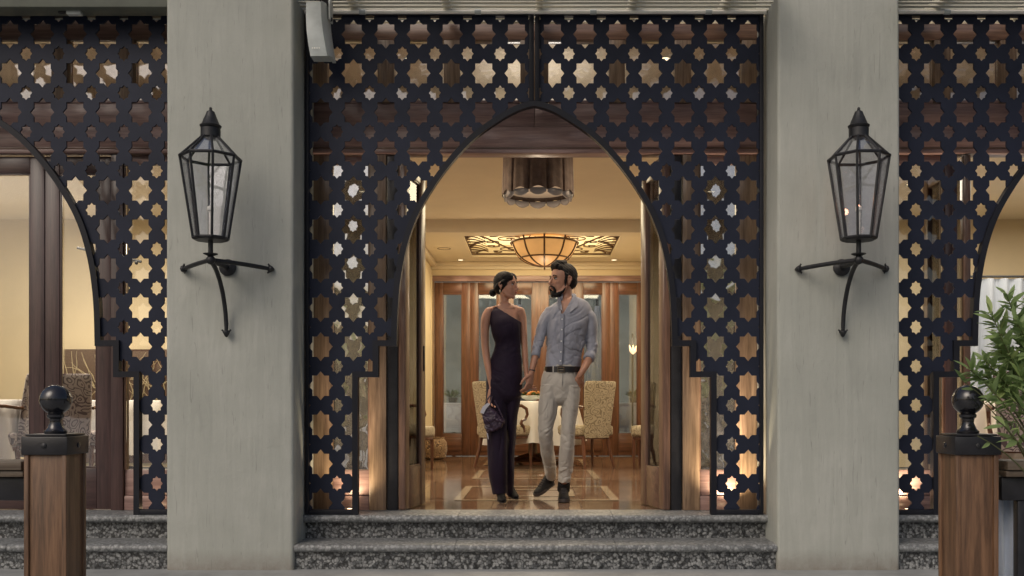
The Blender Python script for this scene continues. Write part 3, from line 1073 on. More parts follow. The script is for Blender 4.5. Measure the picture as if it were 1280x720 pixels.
# ------------------------------------------------------------------ foreground railing
def make_post(label, loc):
    t = thing('railing_post', label, 'post', loc, group='timber posts with black ball finials')
    w = .0605
    MB().cbox(-w + .006, w - .006, -w + .006, w - .006, 0, .885, .004).build('shaft', M['post_wood'], t)
    for x in (-1, 1):
        for y in (-1, 1):
            a, b = sorted((x * (w - .014), x * w)); c, d = sorted((y * (w - .014), y * w))
            MB().cbox(a, b, c, d, 0.001, .884, .003).build('corner_bead', M['post_wood'], t)
    cp = MB().cbox(-.0655, .0655, -.0655, .0655, .878, .930, .003).build('cap', M['cap_black'], t)
    MB().cbox(-.058, .058, -.058, .058, .931, .937, .002).build('cap_lid', M['cap_black'], cp)
    for a in range(4):
        mm = Matrix.Rotation(R(90 * a), 4, 'Z')
        MB().lathe([(.008, 0), (.008, .002), (.005, .004), (0, .004)], n=10, cap=False).xf(mm @ Matrix.Translation((0, -.0655, .904)) @ Matrix.Rotation(R(90), 4, 'X')).build('screw', M['iron'] if a == 0 else M['gloss_black'], cp)
    MB().lathe([(.030, .936), (.031, .944), (.024, .950), (.021, .957), (.016, .968), (.018, .980), (.023, .984), (.024, .991), (.019, .996)], n=24).build('finial_neck', M['gloss_black'], t)
    MB().sphere((0, 0, 1.034), .0435, 32, 20).build('ball', M['gloss_black'], t, smooth='all')
    return t
D_P = 2.72
GZ = -.31
p1 = make_post('timber post with a black ball finial at the bottom left', (-1.385, Y(D_P), GZ))
p2 = dup(p1, loc=(1.254, Y(D_P), GZ), label='timber post with a black ball finial under the leafy shrub')
def rail(x0, x1, label, bx):
    t = thing('railing', label, 'railing', ((x0 + x1) / 2, Y(D_P), 0), group='timber-topped railings beside the posts')
    h = (x1 - x0) / 2
    MB().cbox(-h, h, -.055, .055, .524, .550, .004).build('top_board', M['rail_wood'], t)
    MB().cbox(-h, h, -.046, .046, .504, .522, .004).build('under_board', M['rail_wood'], t)
    MB().cbox(-h, h, -.02, .02, .435, .502, .003).build('metal_rail', M['cap_black'], t)
    MB().cbox(-h, h, -.02, .02, -.22, -.18, .003).build('metal_rail', M['cap_black'], t)
    for x in bx:
        MB().cbox(x - .014, x + .014, -.014, .014, -.31 if abs(x) > .3 else -.179, .434, .002).build('baluster', M['cap_black'], t)
    return t
rail(-3.0, -1.455, 'timber-topped black railing left of the left post', [-.72, -.55, -.38, -.21, -.04, .13, .30, .47, .635])
rail(1.342, 3.0, 'timber-topped black railing right of the right post', [-.765, -.60, -.43, -.26, -.09, .08, .25, .42, .59])
# pale blue cloth hanging behind the right rail
mb = MB(); nx, nz = 26, 20
vs = []
for j in range(nz):
    v = j / (nz - 1)
    for i in range(nx):
        u = i / (nx - 1)
        x = (u - .5) * (.085 + .01 * v) + .012 * v
        y = .014 * sin(u * 17 + v * 2) + .006 * sin(u * 41 + 1)
        vs.append((x, y, -.02 - v * .74))
n0 = len(vs)
vs += [(a, b + .004, c) for a, b, c in vs]
fs = []
for j in range(nz - 1):
    for i in range(nx - 1):
        a = j * nx + i
        fs.append((a, a + 1, a + nx + 1, a + nx)); fs.append((a + n0, a + nx + n0, a + nx + 1 + n0, a + 1 + n0))
o = mb.add(vs, fs).build('hanging_cloth', M['blue_cloth'], loc=(1.408, Y(D_P) + .08, .47), smooth='all')
tag(o, 'pale blue cloth hanging in folds under the right railing', 'cloth')
MB().tube([(-.05, 0, -.02), (.05, 0, -.02)], .006, 8).build('hem_rod', M['cap_black'], o)
# ------------------------------------------------------------------ dining room: lamps
def alight(name, loc, energy, size, col, rot=(0, 0, 0), size_y=None, parent=None):
    l = bpy.data.lights.new(name, 'AREA'); l.energy = energy; l.size = size; l.color = col
    if size_y: l.shape = 'RECTANGLE'; l.size_y = size_y
    o = bpy.data.objects.new(name, l); COL.objects.link(o); o.location = loc; o.rotation_euler = rot
    if parent: o.parent = parent
    return o
def spot(name, loc, energy, col, ang=110, blend=.6, rot=(0, 0, 0), r=.04, parent=None):
    l = bpy.data.lights.new(name, 'SPOT'); l.energy = energy; l.color = col; l.spot_size = R(ang); l.spot_blend = blend; l.shadow_soft_size = r
    o = bpy.data.objects.new(name, l); COL.objects.link(o); o.location = loc; o.rotation_euler = rot
    if parent: o.parent = parent
    return o
WARM = (1, .80, .58)
M['panel_glow'] = emis('lit skylight glass', (1.0, .80, .40), 1.35, .3)
M['bowl_glow'] = emis('lit alabaster bowl', (1.0, .50, .15), .55, .3)
M['bowl_glow'].node_tree.nodes['Principled BSDF'].inputs['Base Color'].default_value = (.35, .20, .10, 1)
M['drum_lens'] = emis('frosted lens', (.6, .52, .43), .03)
M['spot_glow'] = emis('downlight lens', (1, .8, .5), 3)
M['brown_iron'] = plain('brown iron', (.10, .05, .022), .5, .3, .3, 20)

# glowing recess with iron scrollwork
rc = thing('scrollwork_skylight', 'glowing ceiling recess covered with brown iron scrollwork', 'skylight', (.09, Y(11.725), 2.675))
HX, HY = .92, .775
MB().box(-HX, HX, -HY, HY, .16, .18).build('glowing_panel', M['panel_glow'], rc, smooth=False)
for nm, a in (('recess_side', (-HX - .01, -HX + .0, -HY, HY)), ('recess_side', (HX, HX + .01, -HY, HY)), ('recess_side', (-HX, HX, -HY - .01, -HY)), ('recess_side', (-HX, HX, HY, HY + .01))):
    MB().box(*a, .082, .16).build(nm, M['ceil'], rc, smooth=False)
def spiral(cx, cy, r0, r1, a0, turns, n=26):
    return [(cx + (r0 + (r1 - r0) * k / (n - 1)) * cos(a0 + turns * 2 * pi * k / (n - 1)), cy + (r0 + (r1 - r0) * k / (n - 1)) * sin(a0 + turns * 2 * pi * k / (n - 1)), .0) for k in range(n)]
for sx in (-1, 1):
    for sy in (-1, 1):
        for (cx, cy, r0, r1, a0, tn) in ((.40, .36, .02, .17, 0, 1.4), (.62, .14, .015, .10, 2, 1.3), (.26, .60, .015, .10, 1, 1.3), (.58, .60, .012, .085, 4, 1.2)):
            p = [(sx * x, sy * y, z) for x, y, z in spiral(cx, cy, r0, r1, a0, tn)]
            MB().tube(p, .0065, 6).build('scroll', M['brown_iron'], rc, loc=(0, 0, .04))
    p = [(sx * (.15 + .75 * u), HY * .95 * cos(u * pi), .04) for u in [k / 20 for k in range(21)]]
    MB().tube(p, .010, 6).build('long_scroll', M['brown_iron'], rc)
    # fan of palm ribs in the outer ends
    for k in range(15):
        y0 = -HY + .06 + k * (2 * HY - .12) / 14
        p = [(sx * (HX - .01 - .22 * u), y0 + .10 * sin(u * 4 + k), .045 + .02 * sin(u * pi)) for u in [q / 7 for q in range(8)]]
        MB().tube(p, [.011 * (1 - .6 * q / 7) for q in range(8)], 6).build('palm_rib', M['brown_iron'], rc)
for a in ((-HX, -HY, HX, -HY), (-HX, HY, HX, HY), (-HX, -HY, -HX, HY), (HX, -HY, HX, HY)):
    MB().tube([(a[0], a[1], .04), (a[2], a[3], .04)], .012, 6).build('edge_iron', M['brown_iron'], rc)
alight('skylight_light', (.09, Y(11.725), 2.66), 62, 1.7, (1, .81, .50), size_y=1.4)

# bowl pendant
bw = thing('bowl_lamp', 'amber glass bowl lamp in iron ribs under the scrollwork recess', 'ceiling lamp', (.12, Y(11.2), 2.36))
prof = [(.39 * sin(a), .36 * (1 - cos(a)) * 1.0) for a in [k * (pi / 2) / 12 for k in range(13)]]
prof = [(.004, 0), (.07, .006), (.14, .022), (.20, .044), (.245, .067), (.280, .092), (.310, .12), (.335, .15), (.356, .185), (.372, .22), (.384, .25), (.392, .275)]
MB().lathe(prof + [(.37, .275)], n=40, cap=False).build('glass_bowl', M['bowl_glow'], bw, smooth='all')
for k in range(10):
    a = 2 * pi * k / 10 + .3
    p = [((r + .006) * cos(a), (r + .006) * sin(a), z) for r, z in prof] + [(.415 * cos(a), .415 * sin(a), .315)]
    MB().tube(p, .011, 6).build('rib', M['brown_iron'], bw)
def ringmb(r, z, tr):
    n = 40
    return MB().tube([(r * cos(2 * pi * k / n), r * sin(2 * pi * k / n), z) for k in range(n + 1)], tr, 6, cap=False)
ringmb(.402, .275, .013).build('rim_ring', M['brown_iron'], bw)
ringmb(.290, .092, .010).build('middle_ring', M['brown_iron'], bw)
MB().lathe([(.002, -.045), (.010, -.035), (.012, -.022), (.006, -.012), (.022, -.004), (.024, .004)], n=14).build('finial', M['brown_iron'], bw)
for a in (0, 2.1, 4.2):
    MB().tube([(.39 * cos(a), .39 * sin(a), .28), (.02 * cos(a), .02 * sin(a), .52)], .005, 6).build('chain', M['brown_iron'], bw)
l = bpy.data.lights.new('bowl_light', 'POINT'); l.energy = 9; l.color = WARM; l.shadow_soft_size = .05
o = bpy.data.objects.new('bowl_light', l); COL.objects.link(o); o.location = (.12, Y(11.2), 2.0)

# fluted drum pendant, nearer
M['drum'] = plain('bronze pleated shade', (.17, .12, .095), .7, .1, .3, 18, .5, 60)
M['frost'] = emis('frosted glass rim', (.95, .85, .75), .05, .6)
M['frost'].node_tree.nodes['Principled BSDF'].inputs['Base Color'].default_value = (.30, .26, .23, 1)
dr = thing('drum_lamp', 'dark pleated bronze drum lamp with a scalloped glass rim above the couple', 'ceiling lamp', (.028, Y(7.35), 2.35))
mb = MB(); n = 144; zs = [0, .02, .1, .25, .47]
vs = []
for z in zs:
    for k in range(n):
        a = 2 * pi * k / n
        fl_ = abs(cos(a * 6))
        r = (.262 + .016 * (1 - z / .47)) * (1 - .055 * (fl_ < .16) - .0) + .006 * sin(a * 12) ** 2
        zz = z + (.012 * cos(a * 12) if z < .03 else 0)
        vs.append((r * cos(a), r * sin(a), zz))
fs = [(i * n + k, i * n + (k + 1) % n, (i + 1) * n + (k + 1) % n, (i + 1) * n + k) for i in range(len(zs) - 1) for k in range(n)]
fs.append(tuple(len(zs) * n - n + k for k in range(n)))
mb.add(vs, fs).build('pleated_shade', M['drum'], dr, smooth=30)
for k in range(12):
    a0 = 2 * pi * k / 12
    vs = []
    for q in range(7):
        a = a0 + (q - 3) * (2 * pi / 12) / 6.6
        d = -.052 + .024 * ((q - 3) / 3) ** 2
        vs += [(.272 * cos(a), .272 * sin(a), .0), (.262 * cos(a), .262 * sin(a), d), (.250 * cos(a), .250 * sin(a), d), (.255 * cos(a), .255 * sin(a), .0)]
    fs = []
    for q in range(6):
        for e in range(4):
            fs.append((q * 4 + e, q * 4 + (e + 1) % 4, q * 4 + 4 + (e + 1) % 4, q * 4 + 4 + e))
    fs += [(0, 1, 2, 3), (27, 26, 25, 24)]
    MB().add(vs, fs).build('glass_scallop', M['frost'], dr, smooth='all')
MB().lathe([(.0, .03), (.245, .03), (.245, .035), (0, .035)], n=40, cap=False).build('diffuser', M['drum_lens'], dr)

l = bpy.data.lights.new('drum_light', 'POINT'); l.energy = 1.5; l.color = WARM; l.shadow_soft_size = .05
o = bpy.data.objects.new('drum_light', l); COL.objects.link(o); o.location = (.028, Y(7.35), 2.12)
alight('raised_ceiling_fill', (.028, Y(7.35), 2.86), 4, .5, (1, .88, .74), (R(180), 0, 0))  # fill added over the drum to brighten the raised ceiling
# downlights: the two alcove ones, the rest added to light the rooms
dl = None
k = 0
def downlight(x, D, z, e, lab, ang=100):
    global dl
    if dl is None:
        dl = thing('downlight', lab, 'ceiling light', (x, Y(D), z), group='small round ceiling downlights')
        MB().lathe([(.036, -.002), (.050, -.006), (.052, 0), (.036, 0)], n=24, cap=False).build('trim_ring', M['speaker_edge'], dl)
        MB().lathe([(0, -.001), (.035, -.001), (.035, .0), (0, .0)], n=20, cap=False).build('lens', M['spot_glow'], dl)
        o = dl
    else:
        o = dup(dl, loc=(x, Y(D), z), label=lab)
    if e:
        spot('downlight_lamp', (x, Y(D), z - .03), e, WARM, ang, .8)
downlight(-1.7, 9.3, ZC, 60, 'added fill downlight above and behind the woman')
downlight(1.75, 9.3, ZC, 60, 'added fill downlight above and behind the man')
downlight(-.95, 7.2, 3.36, 130, 'ceiling downlight inside the opening on the woman\'s side')
downlight(1.0, 7.2, 3.36, 130, 'ceiling downlight inside the opening on the man\'s side')
downlight(-1.0, 12.75, 2.675, 14, 'small alcove downlight close to the left back door')
downlight(1.08, 12.75, 2.675, 14, 'small alcove downlight close to the right back door')
downlight(-3.6, 9.0, ZC, 80, 'added fill downlight over the table in the left bay')
downlight(-4.8, 9.8, ZC, 80, 'added fill downlight over the far corner of the left bay')
downlight(3.6, 9.0, ZC, 70, 'added fill downlight over the table in the right bay')
downlight(-2.2, 9.8, ZC, 70, 'added fill downlight behind the left pier')
downlight(2.3, 9.8, ZC, 70, 'added fill downlight behind the right pier')
vd = thing('ceiling_vent', 'round flat vent in the alcove ceiling left of the recess', 'vent', (-1.13, Y(11.75), 2.675))
MB().lathe([(0, -.012), (.11, -.012), (.13, -.006), (.135, 0), (0, 0)], n=32, cap=False).build('disc', M['ceil'], vd)
ringmb(.08, -.013, .004).build('groove_ring', M['brown_iron'], vd)
# broad warm fill for the rooms, added area lamps without fittings
alight('room_fill', (0, Y(8.9), 2.74), 62, 2.4, (1, .85, .56), size_y=1.6)
alight('left_room_fill', (-4.2, Y(8.6), 2.74), 125, 2.4, (1, .87, .70), size_y=1.6)
alight('right_room_fill', (4.2, Y(8.6), 2.74), 95, 2.4, (1, .88, .72), size_y=1.6)

# ground uplights between lattice and timber
ul = thing('floor_uplight', 'small bright floor uplight at the left foot of the middle screen', 'floor light', (-1.22, Y(6.20), 0.0), group='floor uplights behind the lattice screens')
MB().lathe([(.040, 0), (.044, .006), (.044, .012), (.034, .014)], n=20).build('bezel', M['cap_black'], ul)
M['up_glow'] = emis('uplight lens', (1, .72, .42), 18)
MB().lathe([(0, .0145), (.032, .0145), (.028, .022), (0, .026)], n=20, cap=False).build('lens', M['up_glow'], ul)
def upl(x, lab, e):
    if lab: dup(ul, loc=(x, Y(6.20), 0), label=lab)
    spot('uplight_lamp', (x, Y(6.215), .04), e, (1, .80, .52), 130, 1.0, (R(172), 0, 0), .03)
    spot('uplight_beam', (x, Y(6.20), .045), e * 5, (1, .80, .60), 48, 1.0, (R(175), 0, 0), .03)
upl(-1.22, None, 16)
upl(1.29, 'small bright floor uplight at the right foot of the middle screen', 32)
upl(BAY - 1.30, 'small bright floor uplight at the foot of the right screen', 36)
upl(-BAY + 1.25, 'dim floor uplight at the foot of the left screen', .6)

# ------------------------------------------------------------------ chairs and tables
def make_chair(label, mat='damask'):
    """origin under the seat centre, chair faces +x"""
    t = thing('dining_chair', label, 'chair', group='damask dining chairs round the tables')
    # backrest: tapering upholstered slab leaning back, seen broad from behind
    secs = [(-.205, .34, .155, .050), (-.225, .50, .17, .050), (-.25, .70, .185, .046), (-.285, .93, .20, .040), (-.292, .965, .195, .034), (-.294, .975, .17, .02)]
    vs, fs = [], []
    for x, z, hw, th in secs:
        c = .014
        for (dx, dy) in ((-th / 2, -hw + c), (-th / 2 + c * .7, -hw), (th / 2 - c * .7, -hw), (th / 2, -hw + c), (th / 2 + .006, 0), (th / 2, hw - c), (th / 2 - c * .7, hw), (-th / 2 + c * .7, hw), (-th / 2, hw - c), (-th / 2 - .004, 0)):
            vs.append((x + dx, dy, z))
    for i in range(len(secs) - 1):
        for k in range(10):
            fs.append((i * 10 + k, i * 10 + (k + 1) % 10, i * 10 + 10 + (k + 1) % 10, i * 10 + 10 + k))
    fs += [tuple(range(10)), tuple(reversed(range(50, 60)))]
    MB().add(vs, fs).build('backrest', M[mat], t, smooth=50)
    m = MB(); m.cbox(-.20, .27, -.235, .235, .36, .475, .028)
    m.v = [(x, y * (1 + .12 * (x + .2)), z + (.012 * (1 - (y / .235) ** 2) if z > .43 else 0)) for x, y, z in m.v]
    m.build('seat', M[mat], t, smooth=60)
    MB().cbox(-.19, .255, -.22, .22, .325, .36, .008).build('seat_frame', M['chair_wood'], t)
    for s in (-1, 1):
        MB().tube([(.235, s * .215, .33), (.237, s * .215, .18), (.235, s * .215, 0)], [.024, .019, .013], 8).build('leg', M['chair_wood'], t)
        MB().tube([(-.185, s * .16, .36), (-.21, s * .17, .20), (-.27, s * .19, 0)], [.026, .021, .015], 8).build('leg', M['chair_wood'], t)
        p = [(-.255, s * .20, .68), (-.12, s * .245, .70), (.03, s * .262, .70), (.11, s * .262, .665), (.13, s * .26, .60), (.10, s * .255, .545), (.05, s * .25, .53), (.04, s * .245, .50), (.09, s * .24, .46), (.10, s * .235, .40)]
        MB().tube(p, [.014, .016, .019, .019, .017, .016, .017, .019, .019, .016], 8).build('arm', M['chair_wood'], t)
    return t
def make_table(label, loc, r=.52):
    t = thing('dining_table', label, 'table', loc, group='round tables under white linen')
    MB().lathe([(.30, .035), (.20, .05), (.055, .09), (.05, .30), (.06, .66), (r - .02, .70), (r - .02, .73)], n=32).build('pedestal', M['chair_wood'], t)
    for k in range(4):
        a = k * pi / 2 + .5
        MB().tube([(.06 * cos(a), .06 * sin(a), .10), (.22 * cos(a), .22 * sin(a), .06), (.36 * cos(a), .36 * sin(a), .02), (.42 * cos(a), .42 * sin(a), .03)], [.03, .026, .022, .018], 8).build('foot', M['chair_wood'], t)
    n = 96
    vs, fs = [(0, 0, .755)], []
    rings = [(r * .5, .755, 0), (r, .754, 0), (r + .012, .745, .004), (r + .022, .64, .024), (r + .035, .50, .046), (r + .05, .36, .062), (r + .06, .28, .07)]
    for rr, z, am in rings:
        for k in range(n):
            a = 2 * pi * k / n
            q = rr + am * sin(a * 11 + .6 * sin(a * 3)) + am * .4 * sin(a * 23)
            zz = z - (.05 * abs(sin(a * 2)) if z < .3 else 0)
            vs.append((q * cos(a), q * sin(a), zz))
    for k in range(n): fs.append((0, 1 + k, 1 + (k + 1) % n))
    for i in range(len(rings) - 1):
        for k in range(n):
            fs.append((1 + i * n + k, 1 + (i + 1) * n + k, 1 + (i + 1) * n + (k + 1) % n, 1 + i * n + (k + 1) % n))
    c = MB().add(vs, fs).build('tablecloth', M['cloth'], smooth='all', loc=loc)
    tag(c, 'white linen cloth on the ' + label, 'tablecloth', 'white tablecloths')
    return t
TBL = (-.02, Y(11.35), 0)
make_table('round table in the alcove behind the couple', TBL)
make_table('round table at the far left beyond the shut doors', (-5.0, Y(8.1), 0), .6)
make_table('round table seen just right of the left ball post', (-4.25, Y(9.4), 0), .55)
make_table('round table in the right bay behind the shrub', (4.5, Y(8.3), 0), .55)
ch = make_chair('gold damask dining chair half hidden behind the woman')
ch.location = (-.36, Y(10.75), 0); ch.rotation_euler = (0, 0, R(48))
dup(ch, loc=(.60, Y(10.72), 0), rz=R(118), label='gold damask dining chair seen from behind, right of the man')
dup(ch, loc=(1.38, Y(10.5), 0), rz=R(165), label='gold damask dining chair partly hidden by the right open leaf')
dup(ch, loc=(-1.42, Y(10.2), 0), rz=R(-20), label='gold damask dining chair partly hidden by the left open leaf')
dup(ch, loc=(-2.55, Y(8.8), 0), rz=R(110), label='gold damask dining chair behind the right edge of the left lattice')
cg = make_chair('grey plum damask chair beside the white table, left of the ball post', 'damask_grey')
cg.location = (-4.58, Y(8.0), 0); cg.rotation_euler = (0, 0, R(196))
dup(cg, loc=(-4.02, Y(8.3), 0), rz=R(97), label='grey plum damask chair seen through the glass just right of the ball post')
dup(cg, loc=(3.95, Y(7.6), 0), rz=R(60), label='grey plum damask chair behind the shrub in the right bay')

# patterned pot at the foot of the left alcove wall
M['pot'] = damask('patterned ceramic', (.42, .28, .16), (.07, .035, .02), 60)
pt = MB().lathe([(.10, 0), (.15, .03), (.17, .12), (.165, .22), (.13, .27), (.135, .29), (.12, .29), (.11, .25)], n=28).build('patterned_pot', M['pot'], loc=(-1.30, Y(12.2), 0))
tag(pt, 'squat brown patterned pot at the foot of the left alcove wall', 'pot')

# centrepiece
M['green'] = plain('centrepiece leaf', (.06, .10, .03), .6, 0, .3, 20)
M['orange'] = plain('centrepiece flower', (.55, .22, .06), .6, 0, .3, 20)
cp = thing('flower_centrepiece', 'low bowl of orange flowers on the alcove table', 'flowers', (TBL[0] - .02, TBL[1] - .18, .757))
MB().lathe([(.05, 0), (.10, .03), (.13, .06), (.125, .062), (.09, .04)], n=24).build('dish', M['speaker_edge'], cp)
rnd = random.Random(3)
for k in range(22):
    a = rnd.random() * 6.28; r = rnd.random() * .11
    MB().sphere((r * cos(a), r * sin(a), .07 + rnd.random() * .035), (.018, .018, .013), 8, 6).build('bloom', M['orange'], cp)
lf_ = MB().add([(0, -.014, 0), (.05, -.02, .014), (.10, 0, .0), (.05, .02, .014)], [(0, 1, 2, 3)]).mesh('centrepiece_leaf')
lf_.materials.append(M['green'])
for k in range(26):
    a = rnd.random() * 6.28
    o = link('leaf', lf_, cp, (.05 * cos(a), .05 * sin(a), .055)); o.rotation_euler = (rnd.uniform(-.5, .5), rnd.uniform(-.7, .2), a)
# tableware
M['wine_glass'] = glass('wine glass', (.95, .95, .95), .25, .02, 0)
def wineglass(loc, lab, src=[None]):
    if src[0] is None:
        t = thing('wine_glass', lab, 'glass', loc, group='wine glasses on the tables')
        MB().lathe([(.032, 0), (.004, .004), (.004, .08), (.028, .10), (.034, .13), (.028, .17), (.027, .17), (.032, .13), (.026, .104), (.0, .09)], n=18, cap=False).build('bowl', M['wine_glass'], t)
        src[0] = t
    else:
        dup(src[0], loc=loc, label=lab)
wineglass((-4.62, Y(7.75), .757), 'wine glass at the near edge of the left bay table')
wineglass((-4.9, Y(7.7), .757), 'wine glass in the middle of the left bay table')
wineglass((.22, TBL[1] - .2, .757), 'wine glass beside the flowers on the alcove table')
wineglass((-4.2, Y(9.1), .757), 'wine glass on the left bay table right of the ball post')
wineglass((4.3, Y(7.95), .757), 'wine glass on the right bay table')
for x, y, lab in ((-4.75, Y(7.72), 'small shaded table lamp on the left bay table'),):
    t = thing('table_lamp', lab, 'lamp', (x - .03, y, .757))
    MB().lathe([(.04, 0), (.04, .006), (.006, .012), (.006, .12)], n=16).build('stand', M['brown_iron'], t)
    M['shade'] = emis('small lamp shade', (.9, .7, .42), .5)
    MB().lathe([(.07, .11), (.05, .20), (.048, .20), (.068, .11)], n=24, cap=False).build('shade', M['shade'], t)

# left bay: dark red panel with gilt foliage, and beyond it greenery; pendant track
M['red_panel'] = damask('dark red leaf panel', (.045, .012, .010), (.10, .055, .03), 90)
pn = thing('foliage_panel', 'dark red wall panel with pale branching foliage right of the ball post', 'wall panel', (-4.72, Y(10.66), 1.0))
MB().cbox(-.62, .62, 0, .03, -.95, .34, .006).build('panel', M['red_panel'], pn)
M['gilt'] = plain('pale gilt branch', (.50, .42, .26), .5, .0, .2, 20)
rnd = random.Random(11)
for k in range(110):
    x, z = rnd.uniform(-.55, .55), rnd.uniform(-.9, 0)
    a = rnd.uniform(.9, 2.2)
    p = []
    for q in range(7):
        p.append((x, -.012 - .012 * q, z)); x += .07 * cos(a); z += .06 * sin(a); a += rnd.uniform(-.5, .5)
    MB().tube(p, [.006 - .0006 * q for q in range(7)], 5).build('branch', M['gilt'], pn)
tr = thing('curtain_track', 'dark rail with rings high on the wall in the left bay', 'rail', (-4.25, Y(9.4), 2.16))
MB().tube([(-.32, 0, .12), (.32, 0, -.02)], .013, 8).build('rod', M['iron'], tr)
for k in range(6):
    x = .02 + k * .05
    MB().sphere((x, 0, .12 - (x + .32) * .218 - .02), .02, 8, 6).build('ring', M['iron'], tr)
MB().box(-.012, .012, 0, .012, .07, .66).build('hanger', M['iron'], tr)

# right bay: tall pale curtain panels behind the shrub
M['curtain'] = plain('pale grey curtain', (.34, .38, .44), .8, 0, .05, 5)
cu = thing('curtain', 'pale grey curtain hanging behind the shrub in the right bay', 'curtain', (5.3, Y(9.6), 0))
n = 120; vs = []
for z in (.02, 1.0, 2.0):
    for k in range(n):
        vs.append((-1.05 + 2.1 * k / (n - 1), .03 * sin(k * .75) , z))
fs = [(i * n + k, i * n + k + 1, (i + 1) * n + k + 1, (i + 1) * n + k) for i in range(2) for k in range(n - 1)]
n2 = len(vs); vs += [(x, y + .004, z) for x, y, z in vs]; fs += [tuple(reversed([i + n2 for i in f])) for f in fs]
MB().add(vs, fs).build('drape', M['curtain'], cu, smooth='all')
MB().tube([(-1.1, 0, 2.02), (1.1, 0, 2.02)], .012, 8).build('curtain_rod', M['iron'], cu)
# dark blind hanging behind the middle lattice sides: pale wall art
# ------------------------------------------------------------------ terrace beyond the back doors
struct(MB().box(-5, 5, Y(13.2), Y(19), -.05, -.01).build('terrace', M['paving'], smooth=False))
M['terr'] = plain('grey green terrace wall', (.26, .29, .27), .9, 0, .3, 1.2, vec='World')
tw = MB().box(-5, 5, Y(17.5), Y(17.6), -.01, 4.6).build('terrace_wall', M['terr'], smooth=False)
tag(tw, 'grey green wall beyond the back terrace', 'wall')
for x, lab, k in ((-1.25, 'white clothed terrace table seen through the leftmost back door', 0), (1.53, 'white clothed terrace table seen through the rightmost back door', 1)):
    t = thing('terrace_table', lab, 'table', (x, Y(14.6), 0), group='terrace tables')
    MB().cbox(-.45, .45, -.45, .45, .70, .74, .005).build('tabletop', M['cloth'], t)
    m = MB(); m.cbox(-.455, .455, -.455, .455, .30, .699, .01)
    m.v = [(x_ * (1 + .12 * (.7 - z_)), y_ * (1 + .12 * (.7 - z_)), z_) for x_, y_, z_ in m.v]
    m.build('cloth_skirt', M['cloth'], t)
    MB().lathe([(.2, 0), (.2, .02), (.03, .04), (.03, .31)], n=16).build('pedestal', M['iron'], t)
    pl_ = thing('plant_pot', 'low dark plant in a pot on the ' + lab.split(' seen')[0] + (' at left' if k == 0 else ' at right'), 'plant', (x, Y(14.4), .742))
    MB().lathe([(.06, 0), (.08, .08), (.07, .08)], n=14).build('pot', M['iron'], pl_)
    for q in range(24):
        a = rnd.random() * 6.28
        o = link('leaf', lf_, pl_, (.03 * cos(a), .03 * sin(a), .08)); o.rotation_euler = (0, rnd.uniform(-1.2, -.2), a); o.scale = (1.6, 1.4, 1)
M['para'] = plain('folded parasol canvas', (.50, .55, .62), .8, 0, .08, 5)
pz = thing('folded_parasol', 'folded pale blue parasol on the back terrace, right of the man', 'parasol', (.95, Y(14.2), 0))
MB().tube([(0, 0, 0), (0, 0, 2.3)], .022, 10).build('pole', M['iron'], pz)
n = 40; vs = []
for z, r in ((.55, .16), (.8, .15), (1.4, .10), (1.9, .06), (2.2, .03)):
    for k in range(n):
        a = 2 * pi * k / n
        q = r * (1 + .22 * cos(a * 8))
        vs.append((q * cos(a), q * sin(a), z + (.08 * cos(a * 8) if z < .6 else 0)))
fs = [(i * n + k, i * n + (k + 1) % n, (i + 1) * n + (k + 1) % n, (i + 1) * n + k) for i in range(4) for k in range(n)]
MB().add(vs, fs).build('canvas', M['para'], pz, smooth='all')
pz2 = dup(pz, loc=(-.22, Y(14.0), 0), label='folded pale blue parasol on the back terrace, seen between the couple')
# sconce
sc_ = thing('wall_sconce', 'lit flower-shaped lamp seen through the rightmost back door', 'wall lamp', (1.42, Y(13.55), 1.44))
M['sconce'] = emis('lit petal glass', (1, .68, .38), 2.4)
for k in range(3):
    a = (-.7, 0, .7)[k]
    MB().tube([(0, 0, 0), (.05 * sin(a), -.02, .05), (.085 * sin(a), -.03, .13)], [.006, .022, .004], 8).build('petal', M['sconce'], sc_)
MB().tube([(0, 0, .02), (0, .02, -.05), (0, .06, -.02)], .006, 6).build('bracket', M['iron'], sc_)
MB().tube([(0, .05, -1.44), (0, .05, .3)], .014, 8).build('stand_pole', M['iron'], sc_)
l = bpy.data.lights.new('sconce_light', 'POINT'); l.energy = 5; l.color = (1, .8, .55); l.shadow_soft_size = .06
o = bpy.data.objects.new('sconce_light', l); COL.objects.link(o); o.location = (1.42, Y(13.5), 1.62)

# ------------------------------------------------------------------ greenery behind the camera, seen only in the panes
def back_tree(x, y, h, r, lab, seed):
    rr = random.Random(seed)
    t = thing('tree', lab, 'tree', (x, y, -.31), group='trees opposite the facade')
    MB().tube([(0, 0, 0), (.1, 0, h * .5), (0, .1, h * .85)], [.2, .14, .05], 8).build('trunk', M['chair_wood'], t)
    mb = MB()
    for k in range(2600):
        u = Vector((rr.gauss(0, 1), rr.gauss(0, 1), rr.gauss(0, 1))).normalized() * (rr.random() ** .4)
        c = Vector((u.x * r, u.y * r, h * .68 + u.z * r * .9))
        c += Vector((noise.noise(c * .7), noise.noise(c * .7 + Vector((9, 0, 0))), noise.noise(c * .7 + Vector((0, 9, 0))))) * 1.1
        a = Vector((rr.gauss(0, 1), rr.gauss(0, 1), rr.gauss(0, 1))).normalized(); b = a.orthogonal().normalized()
        s = .16
        mb.add([c + a * s, c + b * s * .5, c - a * s, c - b * s * .5], [(0, 1, 2, 3)])
    mb.build('crown', M['leafmat'], t, smooth=False)
